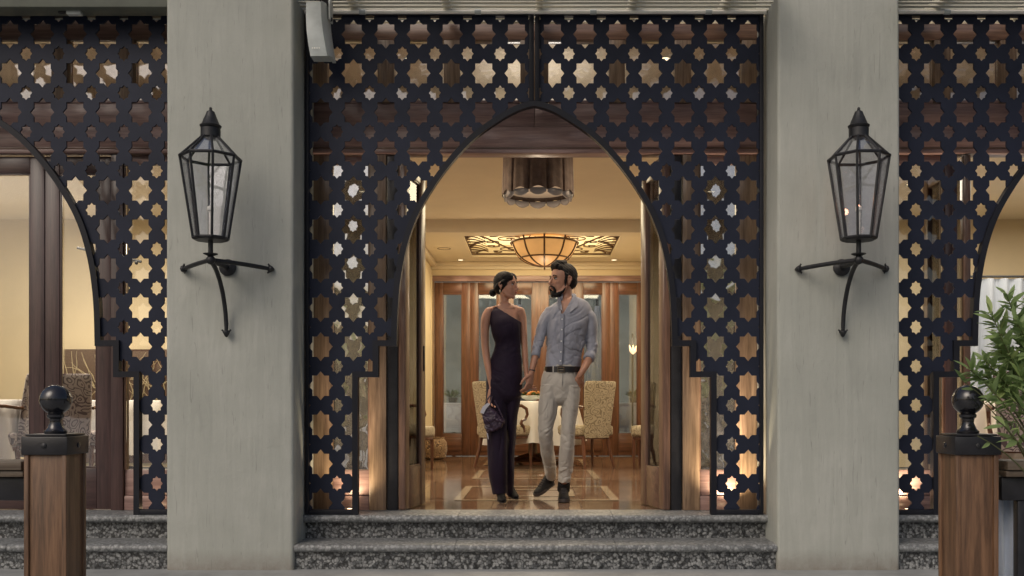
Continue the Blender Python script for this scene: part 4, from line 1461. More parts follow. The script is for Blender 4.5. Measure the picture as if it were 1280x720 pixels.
# ------------------------------------------------------------------ people
D0 = 6.92
def Q(px, py, dy=0.0):
    D = D0 + dy
    return Vector(((px - 668) * D / 1175, Y(D), CAMZ - (py - 506) * D / 1175))
def pxm(n, dy=0.0):
    return n * (D0 + dy) / 1175
def limb(mb, st, n=20, ball=True):
    """st: (px, py, half width px, half depth m, dy)"""
    pts = [Q(a[0], a[1], a[4]) for a in st]
    rr = [(a[3], pxm(a[2], a[4])) for a in st]
    # refine with Catmull-Rom
    P, RR = [], []
    m = len(pts)
    for i in range(m - 1):
        p0, p1, p2, p3 = pts[max(i - 1, 0)], pts[i], pts[i + 1], pts[min(i + 2, m - 1)]
        q0, q1, q2, q3 = (Vector(rr[max(i - 1, 0)]), Vector(rr[i]), Vector(rr[i + 1]), Vector(rr[min(i + 2, m - 1)]))
        for k in range(4):
            t = k / 4
            f = lambda a, b, c, d: 0.5 * ((2 * b) + (c - a) * t + (2 * a - 5 * b + 4 * c - d) * t * t + (3 * b - a - 3 * c + d) * t ** 3)
            P.append(f(p0, p1, p2, p3)); r = f(q0, q1, q2, q3); RR.append((max(.003, r.x), max(.003, r.y)))
    P.append(pts[-1]); RR.append(rr[-1])
    mb.tube(P, RR, n)
    if ball:
        for e, r in ((P[0], RR[0]), (P[-1], RR[-1])):
            s = min(r)
            mb.sphere(e, (r[1], r[0], s * .8), 16, 10)
def remesh(mb, name, mat, parent, voxel=.004, it=3, disp=None, cut=None, loc=None, solid=0.0, factor=.6):
    me = mb.mesh(name)
    o = bpy.data.objects.new('tmp', me); COL.objects.link(o)
    md = o.modifiers.new('r', 'REMESH'); md.mode = 'VOXEL'; md.voxel_size = voxel; md.use_smooth_shade = True
    if it:
        s = o.modifiers.new('s', 'SMOOTH'); s.iterations = it; s.factor = factor
    dg = bpy.context.evaluated_depsgraph_get()
    out = bpy.data.meshes.new_from_object(o.evaluated_get(dg))
    bpy.data.objects.remove(o)
    bm = bmesh.new(); bm.from_mesh(out)
    bm.normal_update()
    if disp:
        dd = [(v, v.normal.copy() * disp(v.co, v.normal)) for v in bm.verts]
        for v, d in dd: v.co += d
    if cut:
        bmesh.ops.delete(bm, geom=[f for f in bm.faces if cut(f.calc_center_median())], context='FACES')
    bm.to_mesh(out); bm.free()
    out.name = name
    out.polygons.foreach_set('use_smooth', [True] * len(out.polygons))
    out.materials.clear(); out.materials.append(mat)
    ob = link(name, out, parent, loc)
    if solid:
        sm = ob.modifiers.new('thickness', 'SOLIDIFY'); sm.thickness = solid; sm.offset = -1
    return ob
def pxof(p):
    D = p.y - CAMY
    return 668 + p.x * 1175 / D, 506 - (p.z - CAMZ) * 1175 / D

def head(mb, c, yaw, sc, man):
    """facing +x turned by yaw"""
    m = Matrix.Translation(c) @ Matrix.Rotation(yaw, 4, 'Z') @ Matrix.Scale(sc, 4)
    h = MB()
    h.sphere((-.012, 0, .030), (.096, .074, .084), 28, 18)
    h.sphere((.030, 0, -.026), (.058, .056, .084), 24, 16)
    h.sphere((.022, 0, -.074), (.052, .050, .034), 20, 12)
    h.sphere((.066, 0, -.098), (.017, .020, .014), 14, 10)           # chin
    for s in (-1, 1):
        h.tube([(.0, s * .056, -.040), (.030, s * .046, -.082), (.062, s * .018, -.100)], [.014, .014, .012], 10)   # jaw line
        h.sphere((.058, s * .034, -.022), (.022, .018, .018), 14, 10)     # cheek bone
        h.sphere((.078, s * .020, .020), (.010, .020, .008), 14, 8)       # brow
        h.sphere((.093, s * .0095, -.036), (.009, .007, .006), 10, 8)     # nostril wing
        # ear: rim and lobe
        e = MB().tube([(-.012, s * .072, -.036), (-.006, s * .078, -.030), (-.020, s * .086, -.004), (-.018, s * .087, .014), (-.006, s * .084, .020), (.004, s * .078, .010)], [.006, .0065, .006, .006, .006, .005], 8)
        h.add(e.v, e.f)
        h.sphere((-.006, s * .077, -.006), (.012, .006, .022), 10, 8)
    h.tube([(.080, 0, .022), (.088, 0, .006), (.099, 0, -.016), (.108, 0, -.031), (.100, 0, -.040), (.086, 0, -.043)], [.007, .0075, .009, .0105, .009, .007], 12)
    h.sphere((.089, 0, -.056), (.009, .021, .0055), 14, 8)
    h.sphere((.087, 0, -.066), (.009, .018, .006), 14, 8)
    h.sphere((.080, 0, -.050), (.012, .024, .014), 14, 8)
    h.sphere((.072, 0, -.080), (.012, .020, .012), 12, 8)
    h.xf(m)
    mb.add(h.v, h.f)
    return m
def face_parts(m, parent, loc, man):
    for s in (-1, 1):
        e = MB().sphere((.0755, s * .030, .003), (.0095, .0115, .0075), 14, 10).xf(m).build('eye', M['eye_white'], parent, loc=loc, smooth='all')
        g = Vector((.0835, s * .030, .003))
        MB().sphere(g, (.003, .0052, .0058), 12, 8).xf(m).build('iris', M['hair'], e, smooth='all')
        MB().tube([(.079, s * .017, .010), (.084, s * .030, .0125), (.074, s * .043, .008)], [.002, .003, .002], 8).xf(m).build('eyelid', M['hair'], e)
        MB().tube([(.088, s * .010, .021), (.088, s * .026, .027), (.074, s * .046, .021)], [.0025, .0042 if man else .003, .002], 8).xf(m).build('eyebrow', M['hair'], parent, loc=loc)
    MB().sphere((.0955, 0, -.0605), (.004, .019, .0075), 14, 8).xf(m).build('lips', M['lip_m'] if man else M['lip_w'], parent, loc=loc, smooth='all')

def hand(mb, wrist, d, pn, curl, side=1, L=1.0, spread=1.0):
    """wrist point, direction of the hand, palm normal, curl per joint (radians), thumb side"""
    d = Vector(d).normalized(); pn = Vector(pn); pn = (pn - d * pn.dot(d)).normalized()
    lat = d.cross(pn).normalized() * side
    W = Vector(wrist)
    h = MB()
    for u, w_, t_ in ((0, .026, .019), (.35, .034, .016), (.7, .040, .0145), (1, .039, .012)):
        pass
    rows = [(0, .024, .018), (.35, .032, .0165), (.7, .039, .0145), (1, .038, .012)]
    n = 14; vs = []
    for u, w_, t_ in rows:
        c = W + d * (.088 * u * L)
        vs += [c + lat * (w_ * cos(2 * pi * k / n)) * L + pn * (t_ * sin(2 * pi * k / n)) * L for k in range(n)]
    fs = [(i * n + k, i * n + (k + 1) % n, (i + 1) * n + (k + 1) % n, (i + 1) * n + k) for i in range(3) for k in range(n)]
    fs += [tuple(reversed(range(n))), tuple(3 * n + k for k in range(n))]
    h.add(vs, fs)
    lens = [(.030, .040, .024, .019), (.010, .044, .027, .020), (-.010, .041, .025, .019), (-.029, .032, .020, .016)]
    for k, (o, a, b, c) in enumerate(lens):
        p = W + d * (.078 + .008 * (1 - abs(k - 1.2) / 2)) * L + lat * o * L
        ang = 0
        pts = [p]; dd = (d + lat * (o * 2.2 * spread)).normalized()
        for q, ln_ in enumerate((a, b, c)):
            ang += curl[q] * (1 + .12 * k)
            v = dd * cos(ang) + pn * sin(ang)
            p = p + v * ln_ * L; pts.append(p)
        h.tube(pts, [.0092 * L, .0088 * L, .0080 * L, .0064 * L], 10)
        h.sphere(pts[1], .0090 * L, 10, 8); h.sphere(pts[2], .0082 * L, 10, 8); h.sphere(pts[3], .0064 * L, 10, 8)
    p = W + d * .022 * L + lat * .022 * L
    pts = [p, p + (d * .6 + lat * .75 + pn * .2).normalized() * .042 * L]
    pts.append(pts[-1] + (d * .85 + lat * .35 + pn * .35).normalized() * .032 * L)
    pts.append(pts[-1] + (d * .95 + lat * .0 + pn * .35).normalized() * .024 * L)
    h.tube(pts, [.015 * L, .012 * L, .0098 * L, .0072 * L], 10)
    h.sphere(pts[-1], .0072 * L, 10, 8)
    mb.add(h.v, h.f)
    return W + d * .11 * L

def skinmat(name, col, var):
    m, nt, b = newmat(name)
    v = coords(nt)
    n = tex_noise(nt, v, 7, 5, .6)
    nt.links.new(ramp(nt, n, [(.3, tuple(c * (1 - var) for c in col)), (.7, tuple(c * (1 + var) for c in col))]), b.inputs['Base Color'])
    nt.links.new(ramp(nt, tex_noise(nt, v, 22, 5, .6), [(.3, (.42,) * 3), (.7, (.62,) * 3)]), b.inputs['Roughness'])
    b.inputs['Subsurface Weight'].default_value = .12
    b.inputs['Subsurface Radius'].default_value = (.02, .008, .004)
    bump(nt, b, tex_noise(nt, v, 160, 3, .6), .08, .001)
    return m
M['skin_w'] = skinmat('warm brown skin', (.46, .235, .155), .12)
M['skin_m'] = skinmat('olive brown skin', (.40, .205, .135), .14)
M['eye_white'] = plain('eye white', (.38, .35, .32), .35, 0, .03)
M['hair'] = plain('black hair', (.007, .0055, .0055), .62, 0, .4, 40, .5, 160)
M['hair'].node_tree.nodes['Principled BSDF'].inputs['Specular IOR Level'].default_value = .25
M['lip_w'] = plain('rose lips', (.32, .085, .07), .4, 0, .1)
M['lip_m'] = plain('brown lips', (.26, .11, .085), .5, 0, .1)
def clothmat(name, col, sc=600, rough=.85, var=.12):
    m, nt, b = newmat(name)
    v = coords(nt)
    n = tex_noise(nt, v, 5, 5, .6)
    n2 = tex_noise(nt, coords(nt, (1, 1, .25)), sc, 2, .5)
    nt.links.new(ramp(nt, n, [(.3, tuple(c * (1 - var) for c in col)), (.7, tuple(c * (1 + var) for c in col))]), b.inputs['Base Color'])
    b.inputs['Roughness'].default_value = rough
    b.inputs['Sheen Weight'].default_value = .25
    bump(nt, b, n2, .25, .002)
    return m
M['shirt'] = clothmat('blue grey cotton shirt', (.255, .265, .318))
M['chino'] = clothmat('beige cotton twill', (.385, .358, .32))
M['plum'] = clothmat('black plum crepe', (.013, .0065, .019), 400, .75, .2)
M['plum'].node_tree.nodes['Principled BSDF'].inputs['Sheen Weight'].default_value = .03
M['plum'].node_tree.nodes['Principled BSDF'].inputs['Specular IOR Level'].default_value = .25
M['shoe_blk'] = plain('black suede', (.009, .008, .0085), .75, 0, .3, 20, .2, 120)
M['shoe_blk'].node_tree.nodes['Principled BSDF'].inputs['Specular IOR Level'].default_value = .25
M['sole'] = plain('dark rubber sole', (.035, .028, .026), .6, 0, .2)
M['belt'] = plain('black belt leather', (.014, .012, .013), .35, 0, .2, 20)
M['buckle'] = plain('dull buckle metal', (.35, .30, .22), .3, .9, .1)
M['bag'] = plain('plum leather', (.040, .022, .045), .4, 0, .2, 14, .15, 60)
M['lining'] = plain('pale satin lining', (.50, .50, .56), .5, 0, .05)
M['button'] = plain('white button', (.75, .75, .75), .3, 0, .03)

def folds(scale_list):
    """cloth folds: sum of stretched noise along directions (dx,dz,freq,stretch,amp, centre px,py, radius)"""
    def f(co, n):
        px, py = pxof(co)
        s = 0
        for (ang, freq, st, amp, cx, cy, rad) in scale_list:
            w = 1.0 if rad is None else math.exp(-(((px - cx) ** 2 + (py - cy) ** 2) / rad ** 2))
            if w < .02: continue
            ca, sa = cos(R(ang)), sin(R(ang))
            u = (co.x * ca + co.z * sa); v = (-co.x * sa + co.z * ca)
            val = noise.noise(Vector((u * freq * st, v * freq, co.y * freq * .5 + amp * 900)))
            s += amp * w * (.75 * val - .55 * max(0, 1 - abs(val) * 4.5))
        return s
    return f

# ---- woman
WR = Q(627, 626.6)
wom = thing('person', 'woman in a black plum one-shoulder jumpsuit with a low bun, looking at the man', 'person', (WR.x, WR.y, 0))
wl = -Vector((WR.x, WR.y, 0))
b = MB()
hw = head(b, Q(632.8, 357.2), R(-27), .89, False)
limb(b, [(630.5, 366, 5.8, .045, .01), (630.5, 376, 5.4, .042, .01), (630, 381, 7.0, .046, .01), (630.5, 384.5, 13, .052, 0), (631.5, 388.5, 19, .060, 0), (632, 396, 19.0, .075, 0), (632.5, 406, 17.5, .088, 0), (634.3, 426, 14.3, .078, 0), (634, 437, 14.2, .070, 0), (632.5, 455, 17.0, .085, 0), (631, 478, 19.0, .095, 0)], 28)
b.tube([Q(613, 386, 0), Q(622, 383, -.035), Q(632, 385.5, -.052), Q(642, 384.5, -.040), Q(648, 387.0, 0)], [.014, .009, .007, .009, .010], 10)   # collar bones
for s, xs in ((-1, 622), (1, 639)):
    limb(b, [(xs, 478, 8, .07, 0), (621 if s < 0 else 639.5, 520, 5.6, .05, -.01 if s < 0 else .06), (622 if s < 0 else 638.4, 565, 3.4, .035, .0 if s < 0 else .13), (624 if s < 0 else 637, 612, 2.8, .03, .02 if s < 0 else .21)], 16)
# arm holding the bag (image left)
limb(b, [(612.5, 388.5, 6.0, .046, 0), (608.2, 397, 6.6, .046, -.01), (606.3, 410, 5.6, .040, -.01), (606.3, 428, 4.8, .036, -.015), (607.8, 444, 4.7, .036, -.025), (610.8, 462, 4.1, .031, -.05), (613.6, 480, 3.0, .022, -.07), (614.3, 486, 2.9, .018, -.075)], 18)
hand(b, Q(614.3, 486.5, -.075), (.06, -.06, -1), (.25, -.85, 0), (.28, .5, .3), -1, .90, .6)
# arm towards the man (image right)
limb(b, [(649.5, 388.5, 6.2, .046, .0), (652.4, 397, 5.6, .044, .02), (654, 412, 4.7, .038, .03), (655.3, 430, 4.1, .034, .03), (656.4, 448, 3.9, .032, .02), (657.6, 462, 3.0, .022, .0), (658.0, 467, 2.8, .019, -.005)], 18)
hand(b, Q(658.2, 467.5, -.005), (.12, -.02, -1), (1, -.1, 0), (.45, .5, .4), 1, .88, .6)
body = remesh(b, 'body', M['skin_w'], wom, .0034, 3, loc=wl)
face_parts(hw, wom, wl, False)
# hair: sleek, parted, low bun
h = MB()
h.sphere((-.018, 0, .034), (.097, .080, .088), 28, 18)
h.sphere((-.050, 0, -.010), (.062, .072, .062), 24, 16)
for s in (-1, 1):
    h.sphere((.016, s * .030, .062), (.064, .048, .050), 20, 14)
    h.tube([(.050, s * .052, .052), (.014, s * .073, .026), (-.040, s * .070, -.006), (-.085, s * .030, -.034)], [.014, .015, .020, .020], 10)
h.xf(hw)
def hair_disp(co, n):
    return .0006 * sin(co.z * 520 + 6 * noise.noise(co * 30))
ho = remesh(h, 'hair', M['hair'], wom, .0034, 2, disp=hair_disp, loc=wl)
bn = MB()
bn.sphere((-.128, 0, -.052), (.030, .034, .032), 20, 14)
bn.tube([(-.100, .0, -.052), (-.128, .026, -.030), (-.152, 0, -.052), (-.128, -.026, -.076), (-.100, 0, -.05)], [.010] * 5, 10)
bn.xf(hw)
remesh(bn, 'hair_bun', M['hair'], wom, .0034, 2, disp=hair_disp, loc=wl)
for s in (-1, 1):
    MB().lathe([(.001, -.030), (.004, -.024), (.004, -.012), (.001, 0)], (0, 0, 0), 8).xf(hw @ Matrix.Translation((-.010, s * .086, -.040))).build('earring', M['buckle'], wom, loc=wl)
# jumpsuit
d = MB()
limb(d, [(630.5, 384.5, 14.5, .058, 0), (631.0, 388.5, 20.2, .070, 0), (631.5, 396, 20.4, .088, -.004), (632.1, 405, 19.3, .108, -.010), (632.8, 415, 18.2, .104, -.010), (634.8, 427, 16.4, .088, 0), (634.4, 437, 16.5, .082, 0), (632.8, 450, 19.6, .098, 0), (631.0, 465, 21.8, .112, 0), (630.2, 480, 22.8, .118, .0), (630, 490, 22.6, .115, .0)], 32)
limb(d, [(620.5, 476, 13, .105, -.0), (620.3, 500, 13.2, .100, -.01), (620.2, 520, 13.2, .095, -.02), (621.2, 553, 11.9, .090, -.02), (622, 587, 11.2, .088, -.01), (623.8, 606, 9.8, .080, .0), (624.6, 617.0, 8.6, .074, .0)], 26, False)
limb(d, [(640.3, 476, 12, .100, .02), (640.4, 500, 10.5, .098, .04), (639.2, 520, 8.0, .092, .06), (638.6, 553, 6.0, .086, .10), (637.6, 587, 5.2, .082, .16), (637.2, 606, 5.0, .078, .20), (637.0, 615.5, 4.8, .076, .22)], 26, False)
fold_w = folds([(2, 26, 1.0, .0, 622, 570, 62), (88, 15, .12, .016, 624, 570, 55), (20, 26, .5, .006, 634, 437, 18), (-35, 22, .5, .007, 628, 475, 22), (60, 18, .6, .005, 640, 415, 20)])
def cutw(c):
    px, py = pxof(c)
    return py < 380.2 + (px - 614.5) * 21.5 / 35.0
remesh(d, 'jumpsuit', M['plum'], wom, .0045, 4, disp=fold_w, cut=cutw, loc=wl, solid=.003)
def shoe(toe, heel, ht, wd, ankle, pump, parent, loc):
    """toe and heel sole points, heel height"""
    toe, heel = Vector(toe), Vector(heel)
    u = (toe - heel); L_ = u.length; u.normalize()
    up = Vector((0, 0, 1)); up = (up - u * up.dot(u)).normalized()
    lat = u.cross(up)
    m = MB(); n = 16; vs = []
    prof = [(0, .60, .62), (.06, .82, .98), (.20, .88, 1.10), (.36, .86, .92), (.52, .92, .66), (.70, 1.0, .48), (.86, .88, .38), (.96, .60, .28), (1.0, .22, .12)]
    for t, w_, h_ in prof:
        c = heel + u * L_ * t
        for k in range(n):
            a = 2 * pi * k / n
            z = sin(a); z = z if z > 0 else z * .22
            vs.append(c + lat * (cos(a) * wd * w_) + up * (z * ht * h_ + ht * .10))
    fs = [(i * n + k, i * n + (k + 1) % n, (i + 1) * n + (k + 1) % n, (i + 1) * n + k) for i in range(len(prof) - 1) for k in range(n)]
    fs += [tuple(reversed(range(n))), tuple((len(prof) - 1) * n + k for k in range(n))]
    m.add(vs, fs)
    if ankle: m.tube([heel + u * L_ * .16 + up * ht * .7, ankle], [ht * .55, ht * .52], 14)
    o = remesh(m, 'shoe', M['shoe_blk'], parent, .0038, 3, loc=loc)
    s = MB(); vs = []
    ol = [(-.02, .5), (.06, .82), (.3, .80), (.5, .84), (.7, .98), (.86, .9), (.97, .6), (1.02, .2)]
    pts = [(t, w_) for t, w_ in ol] + [(t, -w_) for t, w_ in reversed(ol)]
    lo = -.006
    for zz in (lo, lo + (.006 if pump else .022)):
        for t, w_ in pts: vs.append(heel + u * L_ * t + lat * w_ * wd * 1.04 + up * zz)
    n = len(pts)
    fs = [tuple(range(n)), tuple(range(2 * n - 1, n - 1, -1))] + [(i, (i + 1) % n, (i + 1) % n + n, i + n) for i in range(n)]
    s.add(vs, fs)
    if pump: s.tube([heel + u * .01 + up * 0, Vector((heel.x - u.x * .0, heel.y, .004))], [.012, .006], 8)
    s.build('sole', M['sole'], o)
    if not pump:
        for k in range(4):
            c = heel + u * L_ * (.42 + .08 * k) + up * ht * (.88 - .10 * k)
            MB().tube([c - lat * wd * .45, c + up * .005, c + lat * wd * .45], .0035, 6).build('lace', M['sole'], o)
    return o
tw_ = Q(628, 626.2, -.13); 
shoe((Q(628, 0, -.14).x, Y(D0 - .14), .008), (Q(625.5, 0, .06).x, Y(D0 + .06), .050), .055, .034, Q(625, 613, .03), True, wom, wl)
shoe((Q(645.5, 0, .13).x, Y(D0 + .12), .008), (Q(637, 0, .26).x, Y(D0 + .27), .050), .052, .033, Q(637.3, 609, .24), True, wom, wl)

# handbag held in her hand
bg_ = thing('handbag', 'soft plum leather handbag with a pale lining hanging from the woman\'s hand', 'handbag', tuple(Q(616, 540, -.12)))
bl = -Q(616, 540, -.12)
pts = [(600.2, 515), (604, 509), (611.5, 506.5), (619, 512), (631, 527), (629, 532), (621.5, 538.5), (613, 541), (608.2, 543.5)]
m = MB(); vs = []
cen = Vector((614.5, 525))
for f, dy in ((.55, -.035), (.9, -.026), (1, -.008), (1, .008), (.9, .026), (.55, .035)):
    for p in pts:
        q = cen + (Vector(p) - cen) * f
        vs.append(Q(q.x, q.y, -.125 + dy))
n = len(pts)
fs = [(i * n + k, i * n + (k + 1) % n, (i + 1) * n + (k + 1) % n, (i + 1) * n + k) for i in range(5) for k in range(n)] + [tuple(reversed(range(n))), tuple(5 * n + k for k in range(n))]
remesh(m.add(vs, fs), 'pouch', M['bag'], bg_, .0045, 3, disp=folds([(50, 16, 2.2, .016, 616, 528, 30), (-40, 14, 2, .010, 610, 520, 20)]), loc=bl)
m = MB(); pl2 = [(600.0, 515.5), (603.5, 508), (609.5, 503.5), (612.8, 505), (607, 512), (604.5, 517.5)]
m.add([Q(x, y, -.168) for x, y in pl2] + [Q(x, y, -.155) for x, y in pl2], [tuple(range(6)), tuple(range(11, 5, -1))] + [(i, (i + 1) % 6, (i + 1) % 6 + 6, i + 6) for i in range(6)])
m.build('lining_fold', M['lining'], bg_, loc=bl)
for a in (((605, 510), (609, 500), (613, 494)), ((612, 509), (614, 501), (615.5, 495)), ((631, 528), (624, 512), (618, 500))):
    MB().tube([Q(x, y, -.13) for x, y in a], .0045, 8).build('strap', M['bag'], bg_, loc=bl)
MB().tube([Q(608.5, 538, -.13), Q(610.5, 549, -.13)], [.006, .003], 8).build('tassel', M['lining'], bg_, loc=bl)

# ---- man
MR = Q(703, 626.6)
man = thing('person', 'bearded man in a blue grey shirt and beige trousers, one hand in his pocket', 'person', (MR.x, MR.y, 0))
ml = -Vector((MR.x, MR.y, 0))
b = MB()
hm = head(b, Q(703.2, 350.2), R(180 + 30), 1.04, True)
limb(b, [(706, 361, 8.6, .058, .02), (707.5, 369, 8.4, .056, .02), (709, 376, 9.4, .058, .01), (709.5, 381, 17, .07, 0), (709.5, 388, 25, .085, 0), (709, 400, 25, .098, 0), (707.5, 420, 22.5, .10, 0), (704, 450, 20, .088, 0), (702, 468, 21, .090, 0), (701, 485, 22, .09, 0)], 28)
limb(b, [(688, 485, 10.5, .08, 0), (684.5, 515, 10, .08, 0), (682.5, 541, 7.2, .06, 0), (685, 565, 6.2, .055, .12), (690, 592, 4.2, .035, .34)], 16)
limb(b, [(713, 485, 10, .08, 0), (711.5, 515, 9, .08, 0), (710.3, 541, 7.0, .06, -.02), (708.5, 565, 6.6, .055, 0), (705, 603, 4.2, .035, .05)], 16)
limb(b, [(689, 392, 6.0, .05, 0), (681.5, 403, 6.0, .048, -.01), (673.5, 426, 5.2, .042, -.03), (669.8, 443, 4.7, .038, -.06), (666.5, 456, 4.2, .032, -.08), (664.6, 465.5, 3.5, .024, -.09)], 18)
hand(b, Q(664.6, 466, -.09), (-.18, -.05, -1), (-.75, .55, 0), (.30, .5, .35), -1, 1.0, .8)
limb(b, [(731, 392, 6.0, .05, 0), (737.5, 403, 6.8, .050, .01), (740, 424, 5.8, .044, .02), (739.5, 441, 5.2, .040, .0), (734.5, 452, 4.9, .036, -.04), (728.5, 463, 4.2, .030, -.085), (724.0, 470.5, 3.7, .025, -.085)], 18)
hand(b, Q(724.0, 471, -.083), (-.42, .55, -1), (-.3, .9, 0), (.2, .4, .3), 1, .95, .5)
remesh(b, 'body', M['skin_m'], man, .0034, 3, loc=ml)
face_parts(hm, man, ml, True)
h = MB()
h.sphere((-.022, 0, .038), (.094, .077, .086), 28, 18)
h.sphere((-.060, 0, -.004), (.050, .066, .062), 20, 14)
h.tube([(.058, .034, .088), (.060, 0, .100), (.056, -.036, .088)], [.022, .027, .022], 12)
h.tube([(-.02, .0, .105), (.040, .0, .108), (.084, .0, .090)], [.040, .034, .018], 12)
for s in (-1, 1):
    h.tube([(.030, s * .044, .078), (.060, s * .036, .080)], [.026, .016], 10)
    h.tube([(.008, s * .068, .040), (.012, s * .068, .006), (.016, s * .062, -.030)], [.016, .011, .010], 10)
h.xf(hm)
remesh(h, 'hair', M['hair'], man, .0034, 2, disp=lambda co, n: .0022 * noise.noise(co * 45) + .0007 * sin(co.z * 300 + co.x * 260), loc=ml)
h = MB()
for s in (-1, 1):
    h.tube([(.014, s * .059, -.022), (.012, s * .057, -.055), (.028, s * .050, -.084), (.056, s * .030, -.106), (.076, s * .008, -.112)], [.006, .009, .012, .015, .016], 12)
    h.tube([(.099, s * .004, -.0485), (.096, s * .018, -.051), (.086, s * .028, -.066), (.078, s * .024, -.088)], [.0045, .0055, .008, .012], 8)
h.sphere((.074, 0, -.099), (.020, .027, .022), 16, 12)
h.sphere((.045, 0, -.110), (.038, .040, .016), 16, 10)
h.xf(hm)
remesh(h, 'beard', M['hair'], man, .0034, 2, disp=lambda co, n: .0022 * noise.noise(co * 150), loc=ml)
# shirt
s = MB()
limb(s, [(708.8, 374, 12.5, .066, .0), (709.6, 378, 20.5, .078, 0), (710.2, 382, 26.5, .088, 0), (710.4, 387, 29.5, .100, 0), (710.2, 395, 29.0, .114, 0), (709.2, 408, 27.0, .122, -.004), (707.3, 425, 24.8, .120, 0), (705.3, 441, 23.2, .112, 0), (703.6, 455, 22.2, .105, 0), (703.4, 465, 21.6, .100, 0)], 36)
limb(s, [(691.5, 391.5, 8.6, .064, 0), (684.3, 396.5, 8.6, .066, -.005), (678.3, 408, 7.6, .060, -.01), (674.0, 424, 6.6, .054, -.03), (671.3, 436, 5.9, .049, -.05), (669.6, 444.5, 5.2, .044, -.063)], 22, False)
limb(s, [(729.5, 391.5, 8.6, .066, 0), (736, 397, 8.8, .068, .01), (738.5, 408, 8.2, .062, .01), (739.2, 424, 7.6, .056, .015), (739.3, 437, 7.3, .053, .005), (736.6, 447.5, 6.9, .048, -.025)], 22, False)
fs_ = folds([(25, 30, .35, .012, 737, 436, 18), (-30, 30, .35, .012, 673, 428, 18), (60, 20, .3, .010, 690, 410, 26), (-40, 22, .3, .011, 722, 435, 24), (15, 14, .45, .010, 705, 448, 24), (35, 20, .3, .009, 718, 405, 24), (85, 12, .2, .006, 705, 415, 45), (-60, 20, .3, .009, 686, 440, 20)])
def cutm(c):
    px, py = pxof(c)
    if py < 377.0 - .0 and 697 < px < 720 and c.y > Y(D0): return py < 369
    if c.y < Y(D0):
        # V opening from the collar down to the first closed button
        t = (py - 372) / (394 - 372)
        if t < 1 and 698.6 + t * 3.2 < px < 715.5 - t * 12.6: return True
    # hem tucked in, cuffs open
    return False
remesh(s, 'shirt', M['shirt'], man, .0036, 5, disp=fs_, cut=cutm, loc=ml, solid=.003)
# collar: stand and two flaps
def flap(pts, dy0, dy1, name='collar_flap', mat='shirt', th=.004):
    a = [Q(p[0], p[1], p[2]) for p in pts]
    k = len(a)
    off = Vector((0, th, 0))
    return MB().add(a + [p + off for p in a], [tuple(range(k)), tuple(range(2 * k - 1, k - 1, -1))] + [(i, (i + 1) % k, (i + 1) % k + k, i + k) for i in range(k)]).build(name, M[mat], man, loc=ml)
m = MB(); n = 28
vs = []
for k in range(n + 1):
    a = R(-62) + (2 * pi - R(56)) * k / n       # open at the front
    aa = a + pi * .0
    cx, cy = 708.8, 0
    x = Q(708.8, 372, .012)
    rx, ry = pxm(10.4), .064
    p = x + Vector((sin(aa + R(90) - R(90)) * 0, 0, 0))
    ang = -pi / 2 + R(30) + (2 * pi - R(60)) * k / n
    o_ = Vector((cos(ang) * rx, sin(ang) * ry, 0))
    back = max(0, sin(ang))
    zt = .020 + .022 * back
    vs += [x + o_ * 1.12 + Vector((0, 0, -.028)), x + o_ * 1.0 + Vector((0, 0, zt)), x + o_ * 1.10 + Vector((0, 0, zt + .002)), x + o_ * 1.22 + Vector((0, 0, -.030))]
fs = []
for k in range(n):
    for e in range(4):
        fs.append((k * 4 + e, k * 4 + (e + 1) % 4, k * 4 + 4 + (e + 1) % 4, k * 4 + 4 + e))
fs += [(0, 1, 2, 3), tuple(n * 4 + e for e in (3, 2, 1, 0))]
m.add(vs, fs).build('collar', M['shirt'], man, loc=ml, smooth='all')
flap([(698.5, 370.5, -.055), (697.0, 375, -.085), (697.5, 383, -.115), (703.2, 389, -.118), (701.8, 380, -.085), (700.5, 373, -.06)], 0, 0)
flap([(718.8, 369, -.045), (721.8, 374, -.07), (722.4, 382.5, -.105), (712.3, 390.5, -.122), (713.5, 383, -.10), (716.3, 375, -.07)], 0, 0)
# placket with buttons
pp = [(702.6, 392, -.124), (702.4, 408, -.138), (701.8, 425, -.136), (701.0, 441, -.128), (700.4, 456, -.116)]
m = MB()
pl_v = []
for x, y, dd in pp:
    pl_v += [Q(x - 2.0, y, dd), Q(x + 2.0, y, dd), Q(x + 2.0, y, dd + .03), Q(x - 2.0, y, dd + .03)]
fs = [(i * 4 + e, i * 4 + (e + 1) % 4, i * 4 + 4 + (e + 1) % 4, i * 4 + 4 + e) for i in range(4) for e in range(4)] + [(0, 1, 2, 3), (19, 18, 17, 16)]
m.add(pl_v, fs).build('placket', M['shirt'], man, loc=ml, smooth=50)
for (x, y, dd) in ((702.6, 399, -.134), (702.2, 412, -.141), (701.6, 426.5, -.138), (701.0, 440, -.131), (700.5, 451, -.123)):
    MB().lathe([(0, 0), (.0052, 0), (.0052, .002), (0, .0026)], n=12, cap=False).xf(Matrix.Translation(Q(x, y, dd)) @ Matrix.Rotation(R(90), 4, 'X')).build('button', M['button'], man, loc=ml)
